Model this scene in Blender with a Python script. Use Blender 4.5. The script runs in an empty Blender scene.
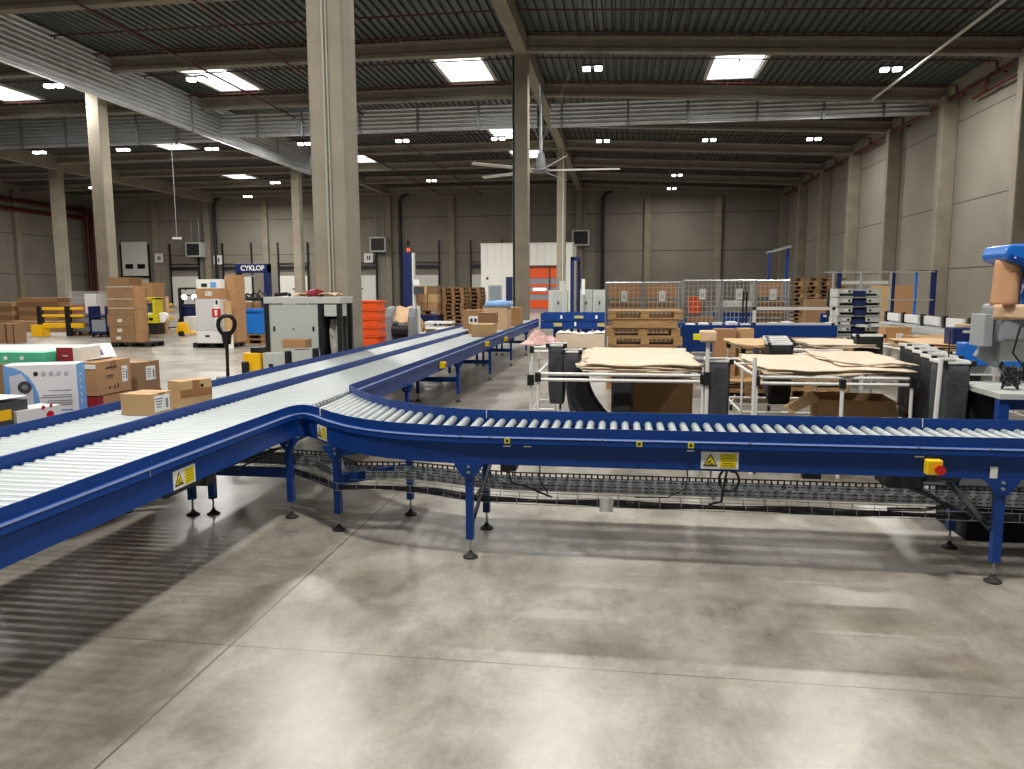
import bpy, math, random
from mathutils import Vector, Matrix
random.seed(7)
S = bpy.context.scene
COL = S.collection
PI = math.pi

# ------------------------------------------------------------------ materials
def lin(h):
    h = h.lstrip('#'); c = [int(h[i:i+2], 16)/255 for i in (0, 2, 4)]
    return tuple(x/12.92 if x <= .04045 else ((x+.055)/1.055)**2.4 for x in c)
MATS = {}
def mat(name, col, rough=.6, metal=0., var=0., scale=6., bump=0., bscale=40., emit=0., alpha=1., spec=.5, stretch=None):
    if name in MATS: return MATS[name]
    m = bpy.data.materials.new(name); m.use_nodes = True
    nt = m.node_tree; b = nt.nodes['Principled BSDF']
    c = lin(col) if isinstance(col, str) else col
    b.inputs['Base Color'].default_value = (*c, 1)
    b.inputs['Roughness'].default_value = rough
    b.inputs['Metallic'].default_value = metal
    b.inputs['Specular IOR Level'].default_value = spec
    if emit:
        b.inputs['Emission Color'].default_value = (*c, 1); b.inputs['Emission Strength'].default_value = emit
    if alpha < 1: b.inputs['Alpha'].default_value = alpha
    if var or bump:
        tc = nt.nodes.new('ShaderNodeTexCoord'); mp = nt.nodes.new('ShaderNodeMapping')
        nt.links.new(tc.outputs['Object'], mp.inputs['Vector'])
        if stretch: mp.inputs['Scale'].default_value = stretch
    if var:
        n = nt.nodes.new('ShaderNodeTexNoise'); n.inputs['Scale'].default_value = scale; n.inputs['Detail'].default_value = 6
        nt.links.new(mp.outputs['Vector'], n.inputs['Vector'])
        r = nt.nodes.new('ShaderNodeValToRGB')
        r.color_ramp.elements[0].position = .3; r.color_ramp.elements[1].position = .7
        r.color_ramp.elements[0].color = (*[x*(1-var) for x in c], 1)
        r.color_ramp.elements[1].color = (*[min(1, x*(1+var)) for x in c], 1)
        nt.links.new(n.outputs['Fac'], r.inputs['Fac']); nt.links.new(r.outputs['Color'], b.inputs['Base Color'])
    if bump:
        n2 = nt.nodes.new('ShaderNodeTexNoise'); n2.inputs['Scale'].default_value = bscale; n2.inputs['Detail'].default_value = 4
        nt.links.new(mp.outputs['Vector'], n2.inputs['Vector'])
        bp = nt.nodes.new('ShaderNodeBump'); bp.inputs['Strength'].default_value = bump; bp.inputs['Distance'].default_value = .02
        nt.links.new(n2.outputs['Fac'], bp.inputs['Height']); nt.links.new(bp.outputs['Normal'], b.inputs['Normal'])
    MATS[name] = m
    return m

BLUE = mat('blue powder coat', '#0a3a82', .42, var=.08, scale=3, spec=.35)
DBLUE = mat('navy paint', '#101f55', .4)
MBLUE = mat('machine blue', '#1769c4', .25, spec=.6)
ROLL = mat('zinc roller', '#a3a9a8', .42, .25, var=.05, scale=8)
ZINC = mat('galvanised steel', '#a9adae', .38, .75, var=.12, scale=5)
TRAY = mat('tray steel', '#8f9290', .5, .5, var=.1)
BAFF = mat('baffle steel', '#e0e4e6', .34, .6, var=.1, scale=1.2)
EDGE = mat('painted ledge highlight', '#5c6c96', .55, .1)  # paler blue that paints the highlight line along the rail ledge
CONC = mat('precast concrete', '#8d8576', .8, var=.13, scale=1.6, bump=.15, bscale=12)
COLC = mat('column concrete', '#8f8676', .8, var=.16, scale=1.3, bump=.15, bscale=14)
WALLM = mat('wall panel concrete', '#8a8377', .85, var=.10, scale=.5, bump=.12, bscale=5)
JOINT = mat('joint sealant', '#45423c', .9)
DECK = mat('roof deck steel', '#555b5a', .5, .45, var=.08, scale=.6)
BLACK = mat('black plastic', '#141416', .5)
BLACKF = mat('black fabric', '#1b1b1e', .9, var=.25, scale=9, bump=.5, bscale=18)
GREYF = mat('grey woven fabric', '#3b3c40', .9, var=.18, scale=10, bump=.4, bscale=25)
RUB = mat('rubber', '#1c1a18', .75)
RED = mat('sprinkler red', '#561410', .5)
REDB = mat('signal red', '#c81c14', .35)
MAROON = mat('maroon print', '#8e1d28', .5)
YEL = mat('safety yellow', '#f2b90f', .4)
YELG = mat('machine yellow', '#c9b80c', .45)
SIGY = mat('sign yellow', '#e3cf12', .5)
WHITE = mat('white plastic', '#e6e5e0', .45)
WPAINT = mat('white painted tube', '#d9d8d2', .35)
LGREY = mat('light grey paint', '#b9bcb4', .5, var=.03)
MGREY = mat('mid grey paint', '#85898b', .5)
DGREY = mat('dark grey', '#3c3f42', .55)
CARD = mat('cardboard', '#a98058', .85, var=.06, scale=5, stretch=(1, 1, 6))
CARD2 = mat('dark cardboard', '#8b6a49', .85, var=.08, scale=5)
CARD3 = mat('pale cardboard', '#bf9c6e', .85, var=.05, scale=5)
TAPE = mat('brown parcel tape', '#96683f', .35)
KRAFT = mat('kraft paper', '#d8b48f', .85, var=.06, scale=7, bump=.6, bscale=6)
KRAFTP = mat('pale kraft sheet', '#d3c1a8', .85, var=.07, scale=4, bump=.4, bscale=5)
WOOD = mat('pallet wood', '#b08a5c', .8, var=.2, scale=4, stretch=(1, 6, 6), bump=.2)
WOOD2 = mat('weathered pallet wood', '#8f6d4a', .85, var=.25, scale=4, stretch=(1, 6, 6))
TIMB = mat('light timber', '#c9a678', .7, var=.12, scale=3, stretch=(1, 8, 8))
ORNG = mat('orange plastic', '#ef5a1a', .4)
GREEN = mat('mint green print', '#4fb38c', .5)
PBLUE = mat('pale blue print', '#6a9fd8', .5)
INK = mat('black ink', '#1a1a1c', .6)
INKG = mat('grey ink', '#7f7f86', .6)
CREAM = mat('cream sandwich panel', '#ebe9e0', .5)
SKYB = mat('sky blue film', '#7fa9dc', .4, bump=.5, bscale=9)
FILM = mat('stretch film', '#c9c4c4', .2, alpha=.22, bump=.5, bscale=7)
LED = mat('lit led panel', (1, .97, .9), .5, emit=9)
SKYL = mat('daylit roof dome', (.93, .97, 1), .5, emit=4.0)
DARKW = mat('dark void', '#0b0b0c', .9)
CLEARS = mat('strip curtain', '#8e99a5', .2, var=.3, scale=12, stretch=(6, 6, .5))
TURQ = mat('blue crate', '#1a72c9', .4)
PINK = mat('printed paper', '#cfa79d', .8, var=.25, scale=14, bump=.6, bscale=10)

def floor_mat():
    m = bpy.data.materials.new('polished concrete floor'); m.use_nodes = True
    nt = m.node_tree; b = nt.nodes['Principled BSDF']; N = nt.nodes.new; L = nt.links.new
    tc = N('ShaderNodeTexCoord')
    def noise(sc, det, stretch=(1, 1, 1), rough=.6, dist=0):
        mp = N('ShaderNodeMapping'); mp.inputs['Scale'].default_value = stretch; L(tc.outputs['Object'], mp.inputs['Vector'])
        n = N('ShaderNodeTexNoise'); n.inputs['Scale'].default_value = sc; n.inputs['Detail'].default_value = det
        n.inputs['Roughness'].default_value = rough; n.inputs['Distortion'].default_value = dist
        L(mp.outputs['Vector'], n.inputs['Vector']); return n
    big = noise(.55, 8, rough=.65, dist=.6); mid = noise(2.4, 12, (1, .7, 1), .74, .25); fine = noise(38, 6)
    def ramp(n, p0, c0, p1, c1):
        r = N('ShaderNodeValToRGB'); r.color_ramp.elements[0].position = p0; r.color_ramp.elements[1].position = p1
        r.color_ramp.elements[0].color = (*c0, 1); r.color_ramp.elements[1].color = (*c1, 1); L(n.outputs['Fac'], r.inputs['Fac']); return r
    r1 = ramp(big, .33, lin('#736c61'), .66, lin('#a8a399'))
    r2 = ramp(mid, .35, (.52, .50, .475), .62, (1.15, 1.15, 1.14))
    r3 = ramp(fine, .3, (.9, .9, .9), .7, (1.05, 1.05, 1.05))
    def mul(a, bb, f=1):
        x = N('ShaderNodeMix'); x.data_type = 'RGBA'; x.blend_type = 'MULTIPLY'; x.inputs['Factor'].default_value = f
        L(a, x.inputs[6]); L(bb, x.inputs[7]); return x.outputs[2]
    c = mul(mul(r1.outputs['Color'], r2.outputs['Color'], .9), r3.outputs['Color'])
    st = noise(1.1, 9, (1, .8, 1), .7, .4); r4 = ramp(st, .56, (1, 1, 1), .70, (.86, .78, .68)); c = mul(c, r4.outputs['Color'])
    # sawn joints and a grid of pour lines every six metres
    sx = N('ShaderNodeSeparateXYZ'); L(tc.outputs['Object'], sx.inputs[0])
    def line(sock, off, period, w):
        a = N('ShaderNodeMath'); a.operation = 'ADD'; a.inputs[1].default_value = -off+period/2+period*50; L(sock, a.inputs[0])
        md = N('ShaderNodeMath'); md.operation = 'MODULO'; md.inputs[1].default_value = period; L(a.outputs[0], md.inputs[0])
        s = N('ShaderNodeMath'); s.operation = 'SUBTRACT'; s.inputs[1].default_value = period/2; L(md.outputs[0], s.inputs[0])
        ab = N('ShaderNodeMath'); ab.operation = 'ABSOLUTE'; L(s.outputs[0], ab.inputs[0])
        lt = N('ShaderNodeMath'); lt.operation = 'LESS_THAN'; lt.inputs[1].default_value = w; L(ab.outputs[0], lt.inputs[0]); return lt.outputs[0]
    l1 = line(sx.outputs['X'], -1.79, 6.1, .006); l2 = line(sx.outputs['Y'], 3.16, 6.3, .004)
    mx = N('ShaderNodeMath'); mx.operation = 'MAXIMUM'; L(l1, mx.inputs[0]); L(l2, mx.inputs[1])
    x = N('ShaderNodeMix'); x.data_type = 'RGBA'; L(mx.outputs[0], x.inputs['Factor']); L(c, x.inputs[6]); x.inputs[7].default_value = (*lin('#5d564c'), 1)
    L(x.outputs[2], b.inputs['Base Color'])
    rr = N('ShaderNodeMapRange'); rr.inputs['To Min'].default_value = .2; rr.inputs['To Max'].default_value = .42; L(mid.outputs['Fac'], rr.inputs['Value'])
    L(rr.outputs['Result'], b.inputs['Roughness'])
    bp = N('ShaderNodeBump'); bp.inputs['Strength'].default_value = .08; bp.inputs['Distance'].default_value = .01
    L(mid.outputs['Fac'], bp.inputs['Height']); L(bp.outputs['Normal'], b.inputs['Normal'])
    return m

# ------------------------------------------------------------------ mesh builder
class MB:
    def __init__(s): s.v = []; s.f = []
    def add(s, vs, fs):
        n = len(s.v); s.v += [tuple(x) for x in vs]; s.f += [tuple(i+n for i in f) for f in fs]; return s
    def box(s, c, d, rz=0, ry=0, rx=0):
        hx, hy, hz = d[0]/2, d[1]/2, d[2]/2
        M = Matrix.Translation(c) @ Matrix.Rotation(rz, 4, 'Z') @ Matrix.Rotation(ry, 4, 'Y') @ Matrix.Rotation(rx, 4, 'X')
        vs = [M @ Vector(p) for p in ((-hx,-hy,-hz),(hx,-hy,-hz),(hx,hy,-hz),(-hx,hy,-hz),(-hx,-hy,hz),(hx,-hy,hz),(hx,hy,hz),(-hx,hy,hz))]
        return s.add(vs, [(0,3,2,1),(4,5,6,7),(0,1,5,4),(1,2,6,5),(2,3,7,6),(3,0,4,7)])
    def bb(s, x0, x1, y0, y1, z0, z1): return s.box(((x0+x1)/2, (y0+y1)/2, (z0+z1)/2), (x1-x0, y1-y0, z1-z0))
    def cham(s, c, d, k):   # box with chamfered vertical edges
        hx, hy, hz = d[0]/2, d[1]/2, d[2]/2
        P = [(-hx+k,-hy),(hx-k,-hy),(hx,-hy+k),(hx,hy-k),(hx-k,hy),(-hx+k,hy),(-hx,hy-k),(-hx,-hy+k)]
        return s.prism([(c[0]+a, c[1]+b) for a, b in P], c[2]-hz, c[2]+hz)
    def prism(s, P, z0, z1):
        n = len(P); vs = [(x, y, z0) for x, y in P]+[(x, y, z1) for x, y in P]
        return s.add(vs, [tuple(range(n))[::-1], tuple(range(n, 2*n))]+[(i, (i+1) % n, n+(i+1) % n, n+i) for i in range(n)])
    def prismY(s, P, y0, y1):   # profile in x,z
        n = len(P); vs = [(x, y0, z) for x, z in P]+[(x, y1, z) for x, z in P]
        return s.add(vs, [tuple(range(n)), tuple(range(n, 2*n))[::-1]]+[(i, n+i, n+(i+1) % n, (i+1) % n) for i in range(n)])
    def prismX(s, P, x0, x1):   # profile in y,z
        n = len(P); vs = [(x0, y, z) for y, z in P]+[(x1, y, z) for y, z in P]
        return s.add(vs, [tuple(range(n))[::-1], tuple(range(n, 2*n))]+[(i, (i+1) % n, n+(i+1) % n, n+i) for i in range(n)])
    def cyl(s, a, b, r, n=10, r2=None, cap=True):
        a = Vector(a); b = Vector(b); r2 = r if r2 is None else r2
        d = (b-a).normalized(); u = d.orthogonal().normalized(); w = d.cross(u)
        vs = [a+(u*math.cos(2*PI*i/n)+w*math.sin(2*PI*i/n))*r for i in range(n)]+[b+(u*math.cos(2*PI*i/n)+w*math.sin(2*PI*i/n))*r2 for i in range(n)]
        fs = [(i, (i+1) % n, n+(i+1) % n, n+i) for i in range(n)]
        if cap: fs += [tuple(range(n))[::-1], tuple(range(n, 2*n))]
        return s.add(vs, fs)
    def tube(s, pts, r, n=6):
        P = [Vector(p) for p in pts]; rings = []
        up = None
        for i, p in enumerate(P):
            d = (P[min(i+1, len(P)-1)]-P[max(i-1, 0)]).normalized()
            u = (d.orthogonal() if up is None else (up-d*up.dot(d))).normalized(); up = u; w = d.cross(u)
            rings.append([p+(u*math.cos(2*PI*k/n)+w*math.sin(2*PI*k/n))*r for k in range(n)])
        vs = [v for R in rings for v in R]; fs = []
        for i in range(len(P)-1):
            for k in range(n): fs.append((i*n+k, i*n+(k+1) % n, (i+1)*n+(k+1) % n, (i+1)*n+k))
        fs += [tuple(range(n))[::-1], tuple(range((len(P)-1)*n, len(P)*n))]
        return s.add(vs, fs)
    def lathe(s, prof, c=(0, 0, 0), n=14):
        vs = []; fs = []
        for r, z in prof:
            for k in range(n): vs.append((c[0]+r*math.cos(2*PI*k/n), c[1]+r*math.sin(2*PI*k/n), c[2]+z))
        for i in range(len(prof)-1):
            for k in range(n): fs.append((i*n+k, i*n+(k+1) % n, (i+1)*n+(k+1) % n, (i+1)*n+k))
        fs += [tuple(range(n))[::-1], tuple(range((len(prof)-1)*n, len(prof)*n))]
        return s.add(vs, fs)
    def sweep(s, path, prof, side=1):   # path xy; closed profile of (outward offset, z)
        n = len(path); m = len(prof); vs = []
        for i in range(n):
            a = Vector(path[max(i-1, 0)]); b = Vector(path[i]); c = Vector(path[min(i+1, n-1)])
            d1 = (b-a).normalized() if i > 0 else (c-b).normalized(); d2 = (c-b).normalized() if i < n-1 else d1
            n1 = Vector((d1.y, -d1.x)); n2 = Vector((d2.y, -d2.x)); nn = (n1+n2).normalized(); k = 1/max(.4, nn.dot(n1))
            for o, z in prof: vs.append((b.x+nn.x*o*k*side, b.y+nn.y*o*k*side, z))
        fs = [(i*m+j, i*m+(j+1) % m, (i+1)*m+(j+1) % m, (i+1)*m+j) for i in range(n-1) for j in range(m)]
        fs += [tuple(range(m))[::-1], tuple(range((n-1)*m, n*m))]
        return s.add(vs, fs)
    def grid(s, nx, ny, fn):
        vs = [fn(i/nx, j/ny) for j in range(ny+1) for i in range(nx+1)]
        return s.add(vs, [(j*(nx+1)+i, j*(nx+1)+i+1, (j+1)*(nx+1)+i+1, (j+1)*(nx+1)+i) for j in range(ny) for i in range(nx)])
    def mesh(s, name, m):
        import bmesh
        me = bpy.data.meshes.new(name); me.from_pydata(s.v, [], s.f)
        bm = bmesh.new(); bm.from_mesh(me); bmesh.ops.recalc_face_normals(bm, faces=bm.faces); bm.to_mesh(me); bm.free()
        me.materials.append(m); return me
    def build(s, name, m, parent=None, loc=None, smooth=False, bevel=0, solid=0):
        me = s.mesh(name, m)
        if smooth:
            for p in me.polygons: p.use_smooth = True
            me.set_sharp_from_angle(angle=math.radians(40))
        o = bpy.data.objects.new(name, me); COL.objects.link(o)
        if parent: o.parent = parent
        if loc: o.location = loc
        if solid:
            q = o.modifiers.new('thick', 'SOLIDIFY'); q.thickness = solid; q.offset = 0
        if bevel:
            q = o.modifiers.new('edge', 'BEVEL'); q.width = bevel; q.segments = 2; q.limit_method = 'ANGLE'
        return o

def tag(o, label=None, cat=None, group=None, kind=None):
    if label: o['label'] = label
    if cat: o['category'] = cat
    if group: o['group'] = group
    if kind: o['kind'] = kind
    return o
def thing(name, label, cat, loc=(0, 0, 0), rz=0, group=None):
    o = bpy.data.objects.new(name, None); COL.objects.link(o); o.empty_display_size = .1
    o.location = loc; o.rotation_euler = (0, 0, rz)
    return tag(o, label, cat, group)
def dup(o, loc=None, rz=None, label=None, group=None, parent=None):
    c = o.copy(); COL.objects.link(c)
    if parent is not None: c.parent = parent
    if loc is not None: c.location = loc
    if rz is not None: c.rotation_euler = (0, 0, rz)
    if label: c['label'] = label
    if group: c['group'] = group
    for ch in list(o.children): dup(ch, parent=c)
    return c
def text_mesh(txt, size, m, parent, loc, rot, name='lettering', bold=0, extrude=.0008, sx=1):
    cu = bpy.data.curves.new('lettering', 'FONT'); cu.body = txt; cu.size = size; cu.extrude = extrude; cu.offset = bold
    cu.align_x = 'CENTER'; cu.align_y = 'CENTER'
    t = bpy.data.objects.new('lettering_curve', cu); COL.objects.link(t)
    dg = bpy.context.evaluated_depsgraph_get(); me = bpy.data.meshes.new_from_object(t.evaluated_get(dg))
    bpy.data.objects.remove(t); me.materials.clear(); me.materials.append(m)
    o = bpy.data.objects.new(name, me); COL.objects.link(o); o.parent = parent; o.location = loc; o.rotation_euler = rot; o.scale = (sx, 1, 1)
    return o
ORD = ['first', 'second', 'third', 'fourth', 'fifth', 'sixth', 'seventh', 'eighth', 'ninth', 'tenth', 'eleventh', 'twelfth', 'thirteenth', 'fourteenth', 'fifteenth', 'sixteenth']

# ------------------------------------------------------------------ building
XR, XL, YB, YF = 15.2, -57.8, 76.4, -4.0
YC = [10.4, 32.0, 53.6]
def deckz(x): return 11.8 if x < -4 else 11.8-.05*(x+4)

fl = MB().bb(XL-.3, XR+.3, YF, YB+.3, -.2, 0).build('floor', floor_mat()); tag(fl, kind='structure')
wr = MB().bb(XR, XR+.25, YF, YB, 0, 11.6).build('wall_right', WALLM); tag(wr, kind='structure')
wb = MB().bb(XL, XR, YB, YB+.25, 0, 12.4).build('wall_back', WALLM); tag(wb, kind='structure')
wl = MB().bb(XL-.25, XL, YF, YB, 0, 12.4).build('wall_left', WALLM); tag(wl, kind='structure')
# panel joints
j = MB()
for z in (9.18, 5.5, 2.54): j.bb(XR-.006, XR+.01, YF, YB, z-.02, z+.02)
for k in range(11): y = 2.9+7.2*k+.35; j.bb(XR-.006, XR+.01, y-.02, y+.02, 0, 11.5)
j.build('panel_joint', JOINT, wr)
j = MB()
for z in (8.95, 5.35): j.bb(XL, XR, YB-.006, YB+.01, z-.03, z+.03)
j.build('panel_joint', JOINT, wb)
j = MB()
for z in (7.15, 3.3): j.bb(XL-.01, XL+.006, YF, YB, z-.03, z+.03)
j.build('panel_joint', JOINT, wl)
# ceiling: trapezoidal deck
c = MB(); prof = []; x = XL
while x < XR:
    for dx, dz in ((0, 0), (.16, 0), (.2, .11), (.3, .11)): prof.append((x+dx, deckz(x+dx)+dz))
    x += .34
vs = [(a, YF, z) for a, z in prof]+[(a, YB, z) for a, z in prof]; n = len(prof)
c.add(vs, [(i, i+1, n+i+1, n+i) for i in range(n-1)])
ce = c.build('ceiling', DECK); tag(ce, kind='structure')
# beams
BY = [3.2, 10.4, 17.6, 24.8, 32.0, 39.2, 46.4, 53.6, 60.8, 68.0, 75.2]
bname = ['nearest', 'second', 'third', 'fourth', 'fifth', 'sixth', 'seventh', 'eighth', 'ninth', 'tenth', 'farthest']
def beam(y, x0, x1, z0, z1, side, k):
    P = [(-.2, -.6), (.2, -.6), (.2, -.46), (.1, -.42), (.1, -.12), (.2, -.05), (.2, 0), (-.2, 0), (-.2, -.05), (-.1, -.12), (-.1, -.42), (-.2, -.46)]
    m = MB(); nP = len(P)
    vs = [(x0, y+a, z0+b) for a, b in P]+[(x1, y+a, z1+b) for a, b in P]
    m.add(vs, [tuple(range(nP)), tuple(range(nP, 2*nP))]+[(i, (i+1) % nP, nP+(i+1) % nP, nP+i) for i in range(nP)])
    o = m.build('roof_beam', CONC); tag(o, f'grey concrete cross beam under the roof, {side} of the central girder, {bname[k]} of its row', 'beam', 'concrete cross beams under the roof')
for k, y in enumerate(BY):
    if y < 10: continue
    beam(y, XL, -4.4, 11.78, 11.78, 'left', k); beam(y, -3.9, XR-.5, 11.78, deckz(XR-.5)-.02, 'right', k)
for i, (X, zb, nm) in enumerate(((-4.15, 11.1, 'central'), (-23.4, 11.1, 'left'), (-42.4, 10.75, 'far left'))):
    m = MB().prismY([(X-.25, zb), (X+.25, zb), (X+.25, 11.78), (X-.25, 11.78)], 4, YB)
    tag(m.build('roof_girder', CONC), f'long grey concrete girder running to the back wall on the {nm} row of columns', 'girder', 'long roof girders')
m = MB().prismY([(XR-.5, 10.35), (XR, 10.35), (XR, 11.1), (XR-.5, 11.1)], 4, YB)
tag(m.build('edge_girder', CONC), 'concrete edge girder along the top of the right wall', 'girder')
# free columns
def column(x, y, w, h, label, extra=None):
    t = thing('concrete_column', label, 'column', (x, y, 0), 0, 'free standing concrete columns')
    MB().cham((0, 0, h/2), (w, w, h), .03).build('shaft', COLC, t)
    if extra: extra(t, w, h)
    return t
def ex1(t, w, h):
    MB().cyl((-.02, -w/2-.028, .1), (-.02, -w/2-.018, h), .018, 10).cyl((.03, -w/2-.02, .1), (.03, -w/2-.02, h), .012, 8).build('conduit', mat('conduit grey','#a9a496',.6), t, smooth=True)
def ex2(t, w, h):
    MB().cyl((-w/2-.06, -.1, .1), (-w/2-.06, -.1, h), .05, 10).build('downpipe', BLACK, t, smooth=True)
def ex3(t, w, h):
    b = MB().box((.12, -w/2-.08, 1.9), (.42, .14, .65)).build('junction_box', LGREY, t, bevel=.01)
    MB().cyl((.14, -w/2-.04, 2.2), (.14, -w/2-.04, h), .03, 8).build('conduit', WPAINT, t)
column(-4.06, 10.65, .52, 11.1, 'big concrete column right behind the conveyor with white conduit up its face', ex1)
column(-4.17, 32.25, .56, 11.1, 'tall thin concrete column in the middle with a black downpipe on its left', ex2)
column(-4.22, 53.85, .6, 11.1, 'thin concrete column in front of the white room with a grey junction box', ex3)
column(-23.3, 32.2, .62, 11.1, 'concrete column behind the carton stack at left, under the ribbed steel baffle')
column(-23.5, 53.8, .6, 11.1, 'slim concrete column left of the big column, under the end of the baffle')
column(-42.7, 53.8, .72, 10.75, 'far left concrete column under the left girder')
# wall pilasters
for k in range(3, 11):
    y = 2.9+7.2*k-.2+.2
    o = MB().cham((XR-.35, y, 5.2), (.7, .5, 10.4), .03).build('wall_pilaster', COLC)
    tag(o, f'concrete half column on the right wall, {ORD[k-3]} counted away from the camera', 'column', 'half columns along the right wall')
PX = [9.1, 2.4, -4.2, -10.7, -17.0, -23.6, -30.0, -36.9, -43.4, -49.3]
for k, x in enumerate(PX):
    o = MB().cham((x, YB-.2, 5.5), (.62, .4, 11), .03).build('wall_pilaster', COLC)
    tag(o, f'concrete half column on the back wall, {ORD[k]} counted from the right corner', 'column', 'half columns along the back wall')
for k, y in enumerate((53.6, 60.8, 66.8, 72)):
    o = MB().cham((XL+.2, y, 5.5), (.4, .6, 11), .03).build('wall_pilaster', COLC)
    tag(o, f'concrete half column on the left wall, {["second", "third", "fourth"][k-1] if k else "nearest"} counted towards the corner', 'column', 'half columns along the left wall')
# downpipes at the back
for k, (x, c_) in enumerate(((-42.4, 'left of the big column'), (-22.3, 'just right of the big column'), (-1.9, 'right of the white room'))):
    t = thing('rainwater_pipe', f'black rainwater pipe down the back wall, {c_}', 'pipe', (x, YB-.4, 0), 0, 'black pipes on the back wall')
    MB().cyl((0, 0, 0), (0, 0, 10.5), .17, 12).build('pipe', BLACK, t, smooth=True)
    MB().tube([(0, 0, 10.4), (.2, -.2, 10.8), (1.1, -.8, 11.2)], .17, 10).build('offset_bend', BLACK, t, smooth=True)
# red pipes in left corner
for k, x in enumerate((-57.0, -56.3, -55.6)):
    tag(MB().cyl((x, YB-.5, 0), (x, YB-.5, 10.3), .22, 12).build('riser_pipe', RED, smooth=True), f'dark red sprinkler riser in the far left corner, {["left", "middle", "right"][k]} one of three', 'pipe', 'red risers in the far left corner')
for k, z in enumerate((9.4, 10.2)):
    tag(MB().cyl((XL+.5, 40, z), (XL+.5, YB-.5, z), .2, 10).build('header_pipe', RED, smooth=True), f'red header pipe along the top of the left wall, {["lower", "upper"][k]} one', 'pipe')
# docks
def dock(n, x, opened=False):
    d = MB().bb(x-1.5, x+1.5, YB-.16, YB-.04, (3.25 if opened else 0), (6.85 if opened else 3.15)).build(f'door_{n}', CREAM); tag(d, kind='structure')
    fr = MB()
    for s in (-1, 1): fr.bb(x+s*1.62-.06, x+s*1.62+.06, YB-.22, YB-.02, 0, 6.6)
    fr.bb(x-1.7, x+1.7, YB-.3, YB-.05, 3.85 if not opened else 3.0, 4.15 if not opened else 3.2)
    fr.bb(x-1.8, x+1.8, YB-.18, YB-.05, 4.4, 4.46) if not opened else None
    fr.build('door_track', BLACK, d)
    if opened:
        for s in (-1, 1): MB().bb(x+s*.7-.45, x+s*.7+.45, YB-.18, YB-.15, 4.0, 4.5).build('door_pane', DARKW, d)
        MB().bb(x-1.5, x+1.5, YB-.1, YB-.02, 1.6, 3.0).build('dock_leaf', CREAM, d)
    else:
        MB().bb(x-.12, x+.12, YB-.2, YB-.15, 1.7, 1.85).build('door_handle', BLACK, d)
dock(1, -51.9, True)
for i, x in enumerate((-46.2, -40.2, -34.0, -26.6, -20.0, -13.5)): dock(i+2, x)
for i, (x, z) in enumerate(((-48.9, 5.1), (-42.2, 4.85), (-25.7, 4.9))):
    t = thing('bay_sign', f'small white dock number sign on the back wall, {["leftmost", "middle", "right"][i]} of the three', 'sign', (x, YB-.45, z), 0, 'dock number signs')
    MB().box((0, 0, 0), (.95, .03, .95)).build('panel', WHITE, t)
    MB().box((-.1, -.02, 0), (.12, .01, .4)).box((.12, -.02, 0), (.14, .01, .4)).build('digits', INK, t)
for i, (x, z, p) in enumerate(((-44.4, 5.9, 'left of the strapping arch'), (-24.4, 6.2, 'above the orange crates'), (-4.0, 6.6, 'right of the white room'))):
    t = thing('unit_heater', f'grey unit heater with dark louvre on the back wall, {p}', 'heater', (x, YB-1.0, z), 0, 'unit heaters on the back wall')
    MB().bb(-.85, .85, -.4, .6, -.75, .75).build('casing', LGREY, t, bevel=.02)
    g = MB().bb(-.68, .68, -.43, -.38, -.6, .6).build('louvre', BLACK, t)
    m = MB()
    for q in range(7): m.box((0, -.45, -.5+q*.165), (1.3, .03, .05), rx=.4)
    m.build('slat', DGREY, g)
    MB().cyl((-.4, .2, .75), (-.4, .2, 3.2), .05).cyl((.4, .2, .75), (.4, .2, 3.2), .05).build('feed_pipe', TRAY, t)
# ribbed steel baffles
def baffle(axis, a0, a1, fixed, z0, z1, label, posts):
    t = thing('steel_baffle', label, 'baffle')
    nr = round((z1-z0)/.2); h = (z1-z0)/nr; P = []
    for i in range(nr):
        z = z0+i*h
        P += [(0, z), (0, z+h*.36), (.12, z+h*.38), (.145, z+h*.7), (.12, z+h*.98)]
    P.append((0, z1)); m = MB(); n = len(P)
    A = [(a0, o, z) for o, z in P]+[(a1, o, z) for o, z in P]
    vs = [((fixed+o, a, z) if axis == 'Y' else (a, fixed-o, z)) for a, o, z in A]
    m.add(vs, [(i, i+1, n+i+1, n+i) for i in range(n-1)])
    m.build('ribbed_sheet', BAFF, t, solid=.006)
    for p in posts:
        q = MB()
        if axis == 'Y': q.bb(fixed+.14, fixed+.19, p-.05, p+.05, z0-.05, z1)
        else: q.bb(p-.06, p+.06, fixed-.19, fixed-.14, z0-.05, z1)
        q.build('post', ZINC, t)
    return t
baffle('Y', 12, 53.4, -22.3, 9.86, 11.74, 'ribbed galvanised steel smoke baffle running away from upper left to the slim column', [24.5, 38, 48, 53.2])
baffle('X', -22.2, -4.5, 41.0, 10.05, 11.3, 'ribbed steel smoke baffle crossing between the big column and the middle column', [-20, -17.4, -14.1, -10.9, -7.6, -5.2])
baffle('X', -3.8, 14.75, 41.0, 10.03, 11.25, 'ribbed steel smoke baffle crossing right of the middle column to the right wall', [-3.2, .2, 3.2, 6.6, 9.8, 12.6])
baffle('X', -57, -22.4, 41.0, 9.85, 11.6, 'ribbed steel smoke baffle crossing at far left behind the carton area column', [-34.4, -31.6, -27.2, -24.8, -38, -42])
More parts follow.
